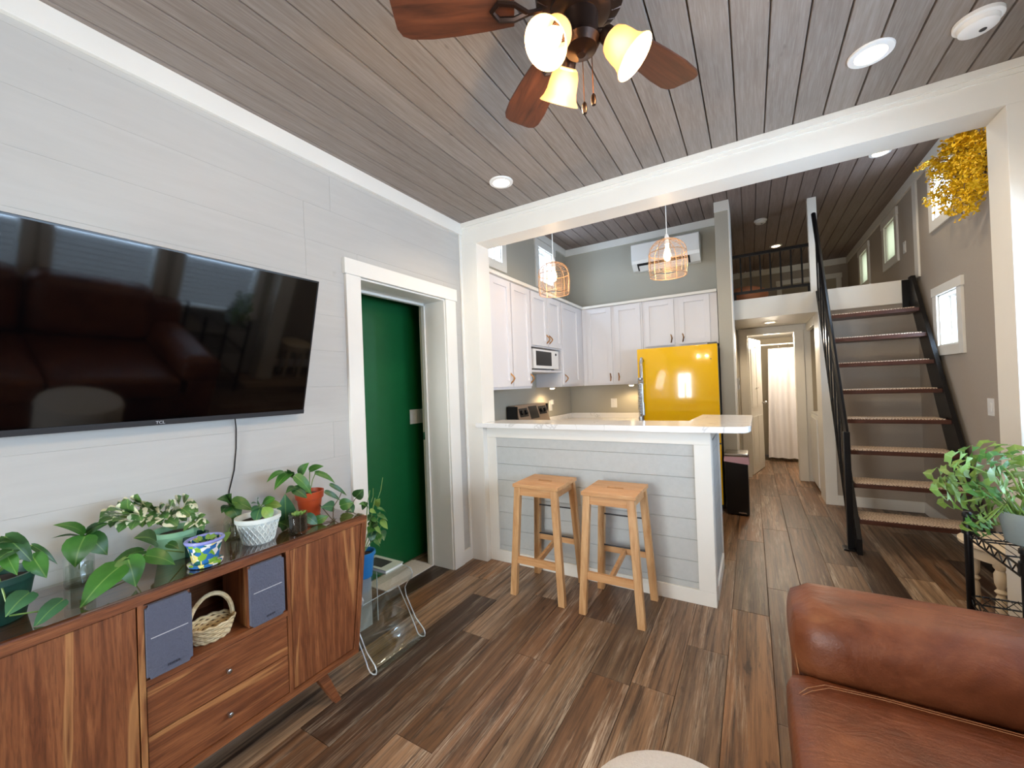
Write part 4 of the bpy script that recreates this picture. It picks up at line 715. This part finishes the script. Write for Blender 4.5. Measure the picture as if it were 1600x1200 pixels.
# b: jar with pothos
def jar(t, c, r, h, water=.55):
    bm = bmesh.new(); lathe(bm, [(r*.95, 0), (r, .006), (r, h*.78), (r*.8, h*.86), (r*.82, h)], c, 26, capb=False); g_ = put('jar', bm, 'jar', t, True); bm = bmesh.new(); lathe(bm, [(r*.9, .006), (r*.9, h*water), (.002, h*water)], c, 22); put('water', bm, 'jar', g_, True)
c = (.105, .415, GZ); t = thing('jar_plant', 'pothos cutting in a clear glass jar left of the variegated plant', 'plant', c); jar(t, c, .036, .115)
leaves(t, .11, (.105, .415, GZ+.05), [(131, 834, 82, 814, 20), (136, 833, 171, 814, 19, 'leafd'), (136, 838, 168, 863, 30), (133, 838, 117, 882, 42, 'leaf', .02), (127, 840, 80, 836, 6, 'leafd', -.03)], 'leaf')
# c: variegated plant in sage pot
c = (.125, .665, GZ); t = thing('potted_plant', 'variegated pothos in a sage green pot against the wall', 'plant', c); pot(t, c, .052, .068, .105, 'pgreen'); s0 = Vector((.125, .665, GZ+.10))
random.seed(3)
vl = [(225, 795, 208, 786, 24), (232, 803, 246, 812, 18), (242, 800, 236, 782, 20), (255, 806, 246, 818, 16), (270, 806, 286, 796, 18), (200, 796, 182, 786, 22), (188, 806, 172, 822, 18), (213, 800, 222, 812, 18), (275, 800, 292, 812, 16), (182, 802, 155, 806, 20), (266, 794, 272, 780, 16), (212, 790, 188, 770+14, 22), (205, 802, 200, 775, 24), (222, 786, 215, 768, 20), (222, 800, 238, 784, 20), (185, 808, 152, 815, 18), (190, 800, 165, 795, 18), (195, 815, 175, 812, 18), (200, 815, 185, 830, 16), (215, 812, 205, 826, 16), (228, 808, 222, 822, 15), (240, 806, 248, 794, 16), (252, 803, 262, 808, 15), (258, 800, 268, 790, 16), (265, 800, 280, 806, 16), (272, 795, 262, 780, 14), (285, 795, 300, 806, 18), (290, 790, 308, 785, 14), (280, 788, 284, 772, 18), (288, 786, 296, 772, 18), (295, 795, 310, 798, 14), (245, 812, 232, 822, 14), (236, 800, 228, 792, 18), (262, 812, 278, 820, 16), (178, 812, 160, 803, 14), (208, 806, 190, 800, 18), (250, 798, 258, 786, 14)]
leaves(t, .13, s0, [(*v[:4], v[4]*1.45, 'leafv', random.uniform(-.05, .05)) for v in vl], 'leafv', stems=False)
for v in vl[::3]: stem(t, [s0, s0.lerp(P(v[0], v[1], 'x', .13), .5)+Vector((0, 0, .015)), P(v[0], v[1], 'x', .13)])
# d: trailing cutting on the glass
c = P(240, 872, 'z', GZ+.004); t = thing('pothos_vine', 'dark green pothos vine trailing flat across the glass top', 'plant', c)
leaves(t, .26, None, [(243, 846, 208, 836, 32, 'leafd', -.04), (228, 868, 274, 878, 27, 'leaf'), (199, 871, 212, 912, 35, 'leaf', .03), (189, 884, 124, 944, 40, 'leaf', .04), (224, 861, 170, 879, 19, 'leafd'), (262, 850, 280, 856, 14, 'leafd')], 'leaf', (.6, -.2, .75))
stem(t, [P(130, 943, 'z', GZ+.004), P(165, 918, 'z', GZ+.004), P(205, 900, 'z', GZ+.004), P(225, 868, 'x', .24), P(258, 860, 'x', .22), P(300, 864, 'z', GZ+.004)]); stem(t, [P(225, 868, 'x', .24), P(236, 852, 'x', .23)]); stem(t, [P(205, 882, 'x', .27), P(190, 884, 'x', .28)])
# e: painted pot and the dark bowl behind it
c = (.315, .683, GZ); t = thing('potted_plant', 'seedlings in a hand painted floral pot with saucer and lilac rim', 'plant', c); bm = bmesh.new(); lathe(bm, [(.040, 0), (.050, .003), (.053, .012), (.047, .014), (.04, .012)], c, 28); put('saucer', bm, 'painted', t, True)
pot(t, (c[0], c[1], GZ+.010), .038, .052, .080, 'painted', .001); bm = bmesh.new(); tube(bm, [(c[0]+.054*math.cos(a), c[1]+.054*math.sin(a), GZ+.088) for a in [k*2*math.pi/32 for k in range(32)]], .006, 8, closed=True); put('rim', bm, 'plilac', t, True)
for k in range(7): a = k*2.4; leaf(t, (c[0]+.02*math.cos(a), c[1]+.02*math.sin(a), GZ+.082), (c[0]+.038*math.cos(a), c[1]+.038*math.sin(a), GZ+.100), .014, 'leafl')
c = P(303, 834, 'x', .17); c = (c.x, c.y, GZ); t = thing('potted_plant', 'small variegated plant in a dark green cup behind the painted pot', 'plant', c); pot(t, c, .032, .040, .078, 'pdark')
leaves(t, .19, (c[0], c[1], GZ+.075), [(305, 815, 286, 828, 14, 'leafv'), (308, 812, 322, 802, 16, 'leafv'), (310, 818, 328, 815, 15, 'leafv'), (303, 812, 298, 798, 15, 'leafv'), (312, 812, 318, 828, 14, 'leafv')], 'leafv')
# f: second jar
c = (.13, .862, GZ); t = thing('jar_plant', 'pothos cutting rooting in a glass jar left of the lattice pot', 'plant', c); jar(t, c, .035, .11)
leaves(t, .14, (.13, .862, GZ+.05), [(364, 788, 338, 776, 22, 'leafd'), (358, 786, 362, 768, 22, 'leafd'), (362, 784, 395, 794, 22, 'leaf'), (360, 790, 374, 810, 24, 'leaf'), (357, 790, 346, 800, 14, 'leafd'), (356, 832, 352, 845, 10, 'leafl', .10)], 'leaf')
for k in range(4): stem(t, [(.13, .862, GZ+.09), (.13+.015*math.cos(k*1.7), .862+.015*math.sin(k*1.7), GZ+.05), (.13+.02*math.cos(k*1.7), .862+.02*math.sin(k*1.7), GZ+.015)], .0015, 'twig', 'root')
# g: white lattice pot
c = (.262, .893, GZ); t = thing('potted_plant', 'grey green succulent in a white lattice relief pot', 'plant', c); p_ = pot(t, c, .052, .076, .106, 'pwhite', .006); bm = bmesh.new()
for k in range(22):
    for sg in (-1, 1):
        a0 = k*2*math.pi/22; pts = []
        for i in range(9): f_ = i/8; a = a0+sg*f_*.75; r = .052+(.074-.052)*f_*.93+.0022; pts.append((c[0]+r*math.cos(a), c[1]+r*math.sin(a), GZ+.004+f_*.082))
        tube(bm, pts, .0026, 5)
put('lattice_relief', bm, 'pwhite', p_, True)
leaves(t, .27, (.262, .893, GZ+.10), [(407, 793, 400, 812, 20, 'leafb', .02), (411, 793, 424, 808, 18, 'leafl', .04), (410, 788, 430, 776, 15, 'leaf'), (413, 790, 440, 788, 16, 'leafc'), (406, 788, 404, 775, 8, 'leafb'), (404, 790, 392, 784, 6, 'leafb'), (408, 792, 392, 796, 10, 'leafb')], 'leaf', heart=False)
# h: glass cup
c = (.325, 1.022, GZ); t = thing('succulent_glass', 'tiny succulents in a square glass cup of dark soil', 'plant', c); bm = bmesh.new(); lathe(bm, [(.036, 0), (.037, .004), (.038, .088), (.035, .088), (.034, .012), (.002, .012)], c, 30, capb=False); put('cup', bm, 'jar', t, True)
bm = bmesh.new(); lathe(bm, [(.032, .014), (.034, .07), (.004, .076)], c, 26); put('soil', bm, 'soil', t, True)
for k in range(12): a = k*2.4; r = .008+.002*k; b0 = Vector((c[0]+.6*r*math.cos(a), c[1]+.6*r*math.sin(a), GZ+.075)); leaf(t, b0, b0+Vector((.5*r*math.cos(a), .5*r*math.sin(a), .018)), .013, 'leafl', heart=False)
# i: orange pot
c = (.125, 1.205, GZ); t = thing('potted_plant', 'pothos in an orange plastic pot near the right end of the console', 'plant', c); bm = bmesh.new(); lathe(bm, [(.044, 0), (.046, .003), (.056, .082), (.063, .084), (.066, .118), (.061, .118), (.058, .098)], c, 30, capb=False); put('pot', bm, 'porange', t, True); bm = bmesh.new(); lathe(bm, [(.0585, .098), (.03, .106), (.004, .108)], c, 24); put('soil', bm, 'soil', t, True)
leaves(t, .14, (.125, 1.205, GZ+.105), [(442, 737, 416, 750, 11), (452, 739, 428, 762, 17), (452, 742, 448, 731, 9, 'leafd'), (456, 745, 454, 735, 9, 'leafd'), (469, 741, 483, 720, 15), (484, 735, 506, 726, 13), (493, 739, 524, 752, 11), (461, 744, 487, 769, 17, 'leaf', .05), (458, 764, 480, 776, 18, 'leafd', .06), (463, 762, 446, 768, 14, 'leafd', .05)], 'leaf')
# j: trailing vine with round leaves by the cup
c = P(520, 812, 'z', GZ+.003); t = thing('pothos_vine', 'round leaved vine trailing beside the orange pot', 'plant', c)
leaves(t, .22, None, [(447, 820, 445, 764, 30, 'leafb'), (452, 824, 434, 812, 22, 'leafd'), (478, 806, 497, 818, 16, 'leafb', .05), (488, 818, 514, 803, 16, 'leaf', .06), (521, 792, 500, 789, 17, 'leafb'), (532, 790, 553, 783, 19, 'leaf'), (545, 789, 551, 803, 14, 'leafb', .0), (516, 757, 542, 771, 7, 'leafd'), (508, 768, 532, 779, 8, 'leafd'), (556, 777, 568, 762, 18, 'leafd')], 'leaf', (.8, -.45, .4))
stem(t, [P(478, 822, 'z', GZ+.003), P(520, 813, 'z', GZ+.003), P(540, 803, 'x', .24), P(549, 792, 'x', .23)], mat='twig'); stem(t, [P(520, 813, 'z', GZ+.003), P(521, 792, 'x', .22), P(531, 776, 'x', .21), P(535, 766, 'x', .2)], mat='twig'); stem(t, [P(520, 813, 'z', GZ+.003), P(500, 789, 'x', .22)], mat='twig'); stem(t, [P(478, 822, 'z', GZ+.003), P(450, 830, 'z', GZ+.003), P(447, 820, 'x', .22)], mat='twig'); stem(t, [P(540, 803, 'x', .24), P(556, 778, 'x', .22)], mat='twig')
# ================================================================== ACRYLIC TABLE, ITS POT AND BOOK
at_ = thing('acrylic_side_table', 'clear bent acrylic side table with magazine sling beside the console', 'side table', (.2, 1.51, 0)); A0, A1 = 1.345, 1.685
prof = [(.02, .0), (.02, .33), (.035, .365), (.07, .38), (.27, .38), (.305, .372), (.318, .35), (.31, .325), (.275, .29), (.255, .255), (.262, .21), (.33, .10), (.388, .052), (.399, .03), (.394, .012), (.374, .0045), (.352, .008), (.337, .024), (.325, .05), (.275, .135), (.20, .255)]
def sheet(bm, prof, th, y0, y1):
    n = len(prof); off = []
    for i, p in enumerate(prof):
        a = Vector(prof[max(i-1, 0)]); b = Vector(prof[min(i+1, n-1)]); d = (b-a).normalized(); off.append(Vector(p)+Vector((-d.y, d.x))*th)
    prism(bm, list(prof)+[tuple(p) for p in off[::-1]], 'y', y0, y1)
bm = bmesh.new(); sheet(bm, prof, .006, A0, A1); sh_ = put('bent_sheet', bm, 'acrylic', at_, True)
for yy in (A0, A1):
    bm = bmesh.new(); tube(bm, [(a, yy, max(b, .0035)) for a, b in prof], .0032, 5); put('polished_edge', bm, 'acryl_edge', sh_, True)
for q_ in (prof[-1],):
    bm = bmesh.new(); tube(bm, [(q_[0], A0, q_[1]), (q_[0], A1, q_[1])], .0028, 5); put('polished_edge', bm, 'acryl_edge', sh_, True)
c = (.165, 1.475, .3865); t = thing('potted_plant', 'upright small leaf plant in a bright blue pot on the acrylic table', 'plant', c); pot(t, c, .046, .060, .135, 'pblue'); s0 = Vector((.165, 1.475, .51)); random.seed(11)
for k in range(4):
    u_, v_ = [(574, 790), (586, 778), (594, 800), (600, 815)][k]; e = P(u_, v_, 'x', .17); stem(t, [s0, s0.lerp(e, .5)+Vector((.005, 0, 0)), e], .003)
for (u0, v0, u1, v1, w_, m_) in [(588, 790, 594, 777, 13, 'leafl'), (575, 793, 560, 785, 13, 'leaf'), (590, 795, 605, 802, 9, 'leaf'), (590, 805, 606, 812, 9, 'leaf'), (578, 798, 588, 801, 9, 'leafl'), (580, 812, 592, 815, 11, 'leaf'), (578, 815, 588, 824, 14, 'leaf'), (594, 815, 606, 825, 14, 'leafl'), (582, 825, 575, 832, 14, 'leaf'), (585, 825, 596, 834, 15, 'leafl'), (596, 830, 600, 843, 13, 'leafb'), (578, 832, 584, 845, 14, 'leafb'), (588, 835, 594, 848, 13, 'leaf'), (584, 846, 594, 854, 10, 'leaf'), (572, 785, 566, 796, 10, 'leafd'), (583, 806, 574, 812, 12, 'leafd'), (590, 818, 582, 822, 12, 'leafd')]: a = P(u0, v0, 'x', .17+random.uniform(-.03, .04)); leaf(t, a, P(u1, v1, 'x', .19), w_*PXM(a), m_)
for q in ([(574, 785), (577, 772), (578, 766)], [(580, 785), (583, 775), (583, 763)], [(591, 778), (595, 766), (598, 746)]): stem(t, [P(u, v, 'x', .17) for u, v in q], .0018, 'stem', 'flower_spike')
bkk = thing('picture_book', 'large pale green book lying on the acrylic table', 'book', (.16, 1.60, .3865)); B('cover', 'paper', bkk, (.03, .26, 1.545, 1.675, .3865, .3885), (.03, .26, 1.545, 1.675, .402, .404)); B('cover_picture', 'darkgrey', bkk, (.06, .20, 1.565, 1.65, .404, .4046), bev=0); B('pages', 'plastic', bkk, (.035, .255, 1.548, 1.672, .3885, .402), bev=0)
dm = thing('door_mat', 'woven white mat inside the green vestibule doorway', 'mat', (-.22, 2.1, 0)); B('weave', 'jute', dm, (-.41, -.19, 1.95, 2.41, .0005, .010)); bm = bmesh.new()
for k in range(28): xx = -.405+k*.0075; tube(bm, [(xx, 2.41, .004), (xx+random.uniform(-.004, .004), 2.432, .003)], .0015, 4)
put('fringe', bm, 'jute', dm)
# ================================================================== SOFA AND POUF
sf = thing('leather_sofa', 'cognac leather sofa with padded arm in the right foreground', 'sofa', (2.6, .9, 0))
def softbox(name, x0, x1, y0, y1, z0, z1, r, mat, parent, puff=0, rx=None):
    bm = bmesh.new(); box(bm, x0, x1, y0, y1, z0, z1); bmesh.ops.subdivide_edges(bm, edges=bm.edges[:], cuts=14, use_grid_fill=True); c = Vector(((x0+x1)/2, (y0+y1)/2, (z0+z1)/2)); h = Vector(((x1-x0)/2, (y1-y0)/2, (z1-z0)/2))
    for v in bm.verts:
        d = v.co-c; rr = (rx or r, r, r); q = Vector([max(-(h[i]-rr[i]), min(h[i]-rr[i], d[i])) for i in range(3)]); e = Vector([(d[i]-q[i])/rr[i] for i in range(3)])
        if e.length > 1e-6: e = e.normalized()*min(1, max(abs(e.x), abs(e.y), abs(e.z))); v.co = c+q+Vector([e[i]*rr[i] for i in range(3)])
        if puff: 
            u_ = [1-(d[i]/h[i])**2 for i in range(3)]
            if d.z > h.z*.5: v.co.z += puff*max(0, u_[0])*max(0, u_[1])
    return put(name, bm, mat, parent, True)
softbox('base', 2.12, 3.12, -.25, 1.80, .06, .30, .03, 'leather', sf)
for s in (0, 1):
    y0, y1 = (1.545, 1.845) if not s else (-.30, -.0)
    softbox('arm_panel', 2.105, 3.12, y0+.035, y1-.03, .06, .46, .04, 'leather', sf); a_ = softbox('arm_pad', 2.095, 3.10, y0-.02, y1, .40, .650, .105, 'leather', sf, .010, rx=.045)
    if not s:
        for xx in (2.70,):
            bm = bmesh.new(); q = [(y1-.004, .47), (y1-.012, .56), (y1-.06, .638), (y1-.14, .660), (y0+.06, .648), (y0+.006, .59), (y0-.018, .50)]; tube(bm, [(xx+.02*i, y, z) for i, (y, z) in enumerate(q)], .003, 5); put('seam', bm, 'thread', a_, True)
        bm = bmesh.new(); tube(bm, [(2.112, y0+.0, .45), (2.106, y0+.02, .50), (2.115, y0+.06, .60), (2.13, (y0+y1)/2, .63)], .0015, 4); put('seam', bm, 'thread', a_, True)
for y0, y1 in ((.775, 1.555), (.0, .775)):
    c_ = softbox('seat_cushion', 2.075, 2.98, y0, y1, .27, .465, .045, 'leather', sf, .02)
    for dz, off in ((0, .0), (0, .009)):
        bm = bmesh.new(); ya, xa = y1-.075-off, 2.12+off; tube(bm, [(2.08, ya-.06, .40), (2.092, ya-.05, .448), (xa+.005, ya-.03, .472), (xa+.05, ya, .476), (2.30, ya+.006, .480), (2.6, ya+.004, .483), (2.95, ya, .476)], .0011, 4); put('stitching', bm, 'thread', c_, True)
    softbox('back_cushion', 2.82, 3.10, y0+.01, y1-.01, .47, .98, .10, 'leather', sf)
softbox('back_frame', 2.98, 3.14, -.25, 1.80, .06, .86, .05, 'leather', sf)
for xx in (2.14, 3.04):
    for yy in (-.22, 1.75): B('foot', 'tread', sf, (xx, xx+.05, yy, yy+.05, 0, .062))
of = thing('pouf', 'round cream boucle pouf in front of the sofa', 'pouf', (1.85, .895, 0)); bm = bmesh.new(); lathe(bm, [(.18, .0), (.20, .02), (.212, .2), (.214, .40), (.206, .428), (.185, .440), (.08, .444), (.004, .445)], (1.85, .895, 0), 48); put('cushion', bm, 'shag', of, True); bm = bmesh.new(); tube(bm, [(1.85+.2125*math.cos(a), .895+.2125*math.sin(a), .40) for a in [k*2*math.pi/40 for k in range(40)]], .005, 6, closed=True); put('piping', bm, 'shag', of, True)
# ================================================================== WIRE RACK, PLANT, CREAM STOOL
rk = thing('wire_rack', 'black wire shelf rack between the sofa arm and the right post', 'shelf rack', (2.93, 2.1, 0)); RX0, RX1, RY0, RY1 = 2.735, 3.165, 1.90, 2.30
for xx in (RX0, RX1):
    for yy in (RY0, RY1):
        bm = bmesh.new(); lathe(bm, [(.0125, 0), (.0125, .80), (.016, .802), (.016, .815), (.010, .822)], (xx, yy, 0), 14); po = put('post', bm, 'black', rk, True); bm = bmesh.new(); lathe(bm, [(.019, .735), (.017, .775)], (xx, yy, 0), 14); put('clamp', bm, 'black', po, True)
for zz in (.75, .49, .16):
    bm = bmesh.new()
    for (a, b) in (((RX0, RY0), (RX1, RY0)), ((RX0, RY1), (RX1, RY1)), ((RX0, RY0), (RX0, RY1)), ((RX1, RY0), (RX1, RY1))):
        for dz in (0, -.032): tube(bm, [(*a, zz+dz), (*b, zz+dz)], .0035, 5)
        n = 14; tube(bm, [(a[0]+(b[0]-a[0])*i/n, a[1]+(b[1]-a[1])*i/n, zz-(.032 if i % 2 else 0)) for i in range(n+1)], .0025, 4)
    sh = put('shelf_frame', bm, 'black', rk, True); bm = bmesh.new(); n = 17
    for i in range(1, n): xx = RX0+(RX1-RX0)*i/n; tube(bm, [(xx, RY0, zz+.004), (xx, RY1, zz+.004)], .0018, 4)
    for i in (1, 2): yy = RY0+(RY1-RY0)*i/3; tube(bm, [(RX0, yy, zz-.002), (RX1, yy, zz-.002)], .003, 5)
    put('shelf_wires', bm, 'black', sh, True)
vx, vy = 2.845, 2.17; t = thing('celery_plant', 'leafy pale green celery stalks in a blue grey glass vase on the wire rack', 'plant', (vx, vy, .757)); bm = bmesh.new(); lathe(bm, [(.052, .7575), (.056, .762), (.072, .87), (.068, .87), (.052, .77), (.002, .768)], (vx, vy, 0), 30, capb=False); put('vase', bm, 'vase', t, True); bm = bmesh.new(); lathe(bm, [(.05, .77), (.062, .83), (.002, .83)], (vx, vy, 0), 26); put('water', bm, 'vase', t, True)
def lobed(parent, base, tip, width, mat):
    base, tip = Vector(base), Vector(tip); d = tip-base; L = d.length; d.normalize(); n = Vector((random.uniform(-.6, .1), -.6, random.uniform(.3, .9))); n = (n-d*n.dot(d)).normalized(); s = d.cross(n); bm = bmesh.new(); uvl = bm.loops.layers.uv.new('UVMap')
    out = [(0, .0), (.12, .22), (.10, .42), (.30, .36), (.34, .50), (.52, .34), (.60, .46), (.74, .26), (.84, .30), (1.0, .0)]; ring = out+[(a, -b) for a, b in out[-2:0:-1]]
    mid = [bm.verts.new(base+d*L*t_+n*(.10*L*math.sin(t_*3.1))) for t_ in (.25, .5, .75)]
    vs_ = [bm.verts.new(base+d*L*a+s*width*b+n*(.10*L*math.sin(a*3.1)-.18*width*abs(b)*random.uniform(.2, 2.2))) for a, b in ring]; N = len(vs_)
    for i in range(N):
        a = ring[i][0]; b = ring[(i+1) % N][0]; m_ = mid[0 if (a+b)/2 < .36 else 1 if (a+b)/2 < .66 else 2]; f = bm.faces.new((vs_[i], vs_[(i+1) % N], m_))
        for lp, uv in zip(f.loops, ((ring[i][1]*2, a), (ring[(i+1) % N][1]*2, b), (0, a))): lp[uvl].uv = uv
    for sg in (0, 1):
        pass
    me = bpy.data.meshes.new('leaf'); bm.to_mesh(me); bm.free(); me.shade_smooth(); me.materials.append(M[mat]); o = bpy.data.objects.new('leaf', me); COL.objects.link(o); join(o, parent)
random.seed(5); VT = Vector((vx, vy, .86))
for (u, v, sz) in [(1470, 745, 30), (1478, 768, 30), (1488, 785, 28), (1478, 755, 26), (1497, 720, 30), (1512, 730, 32), (1505, 750, 34), (1525, 745, 34), (1530, 765, 32), (1508, 770, 30), (1545, 700, 28), (1571, 703, 28), (1558, 720, 30), (1592, 712, 30), (1585, 735, 30), (1560, 745, 32), (1545, 770, 28), (1535, 790, 26), (1550, 795, 26), (1528, 815, 24), (1543, 810, 24), (1515, 822, 20), (1535, 830, 20), (1557, 812, 20), (1590, 755, 30), (1575, 770, 26), (1600, 730, 34), (1612, 760, 34), (1600, 780, 30), (1492, 735, 26), (1540, 728, 30), (1520, 708, 24)]:
    xx = vx+(u-1580)*.0011*2.0; yy = vy+random.uniform(-.06, .10); e = P(u, v, 'y', yy); d = (e-VT); d.z *= .6; d = d.normalized()+Vector((0, 0, -.25+random.uniform(-.3, .3))); d.normalize(); k = sz*random.uniform(.95, 1.3)*PXM(e); lobed(t, e-d*k*.5, e+d*k*.55, k, random.choice(['leafc', 'leafc', 'leaf', 'leafl']))
    if random.random() < .55: stem(t, [VT+Vector((random.uniform(-.03, .03), random.uniform(-.03, .03), -.06)), VT.lerp(e, .5)+Vector((0, 0, .045)), e-d*k*.4], .0035, 'leafc', 'stalk')
cs = thing('cream_stool', 'distressed cream stool with turned legs behind the wire rack', 'stool', (3.13, 3.15, 0)); sx_, sy_, sz_ = 3.135, 3.12, .475
bm = bmesh.new(); lathe(bm, [(.165, sz_-.028), (.178, sz_-.02), (.18, sz_-.006), (.172, sz_), (.004, sz_)], (sx_, sy_, 0), 40); put('seat', bm, 'cream', cs, True); bm = bmesh.new(); lathe(bm, [(.148, sz_-.085), (.152, sz_-.03)], (sx_, sy_, 0), 40); put('apron', bm, 'cream', cs, True)
for k in range(4):
    a = math.radians(225+90*k+12); lx, ly = sx_+.125*math.cos(a), sy_+.125*math.sin(a); bm = bmesh.new(); lathe(bm, [(.012, 0), (.018, .03), (.014, .06), (.022, .14), (.019, .22), (.013, .235), (.024, .25), (.013, .265), (.022, .29), (.024, .34), (.016, .36), (.026, .375), (.026, sz_-.03)], (lx, ly, 0), 16); put('leg', bm, 'cream', cs, True)
# ================================================================== YELLOW GARLAND
gl = thing('flower_garland', 'hanging bunch of bright yellow blossom sprays by the stair window', 'flowers', (3.40, 3.9, 2.7)); random.seed(9); bm = bmesh.new(); tw = bmesh.new(); hub = [P(1540, 215, 'x', 3.38), P(1540, 250, 'x', 3.38), P(1540, 285, 'x', 3.38)]
def petal(c, s):
    for k in range(5):
        d = Vector((random.gauss(0, 1), random.gauss(0, 1), random.gauss(0, 1))).normalized(); n = Vector((random.gauss(0, 1), random.gauss(0, 1), random.gauss(0, 1))); n = (n-d*n.dot(d)).normalized(); w_ = d.cross(n)*s*.28
        v = [bm.verts.new(p) for p in (c, c+d*s*.5+w_+n*s*.1, c+d*s, c+d*s*.5-w_+n*s*.1)]; bm.faces.new(v)
sprays = [(1441, 263), (1452, 268), (1470, 245), (1485, 262), (1455, 285), (1463, 300), (1447, 316), (1470, 325), (1478, 308), (1490, 330), (1503, 334), (1515, 326), (1535, 310), (1525, 300), (1478, 235), (1490, 222), (1505, 215), (1520, 207), (1536, 205), (1538, 232), (1525, 225), (1510, 235), (1498, 250), (1515, 255), (1535, 262), (1540, 285), (1520, 280), (1500, 290), (1488, 295), (1508, 308), (1530, 245), (1480, 280)]
for (u, v) in sprays:
    h = random.choice(hub); e = P(u, v, 'x', random.uniform(3.20, 3.36)); md = h.lerp(e, .5)+Vector((-.04, 0, .05)); tube(tw, [h, md, e], .003, 4)
    for i in range(30):
        t_ = random.uniform(.45, 1.03); p = h.lerp(md, t_*2) if t_ < .5 else md.lerp(e, (t_-.5)*2); petal(p+Vector((random.gauss(0, .022), random.gauss(0, .03), random.gauss(0, .024))), random.uniform(.020, .033))
tube(tw, [(XKR-.001, hub[1].y, hub[1].z), hub[1]], .004, 5); tube(tw, [hub[0], hub[1], hub[2]], .006, 5); put('twigs', tw, 'twig', gl); o = put('blossoms', bm, 'petal', gl); o['kind'] = 'stuff'
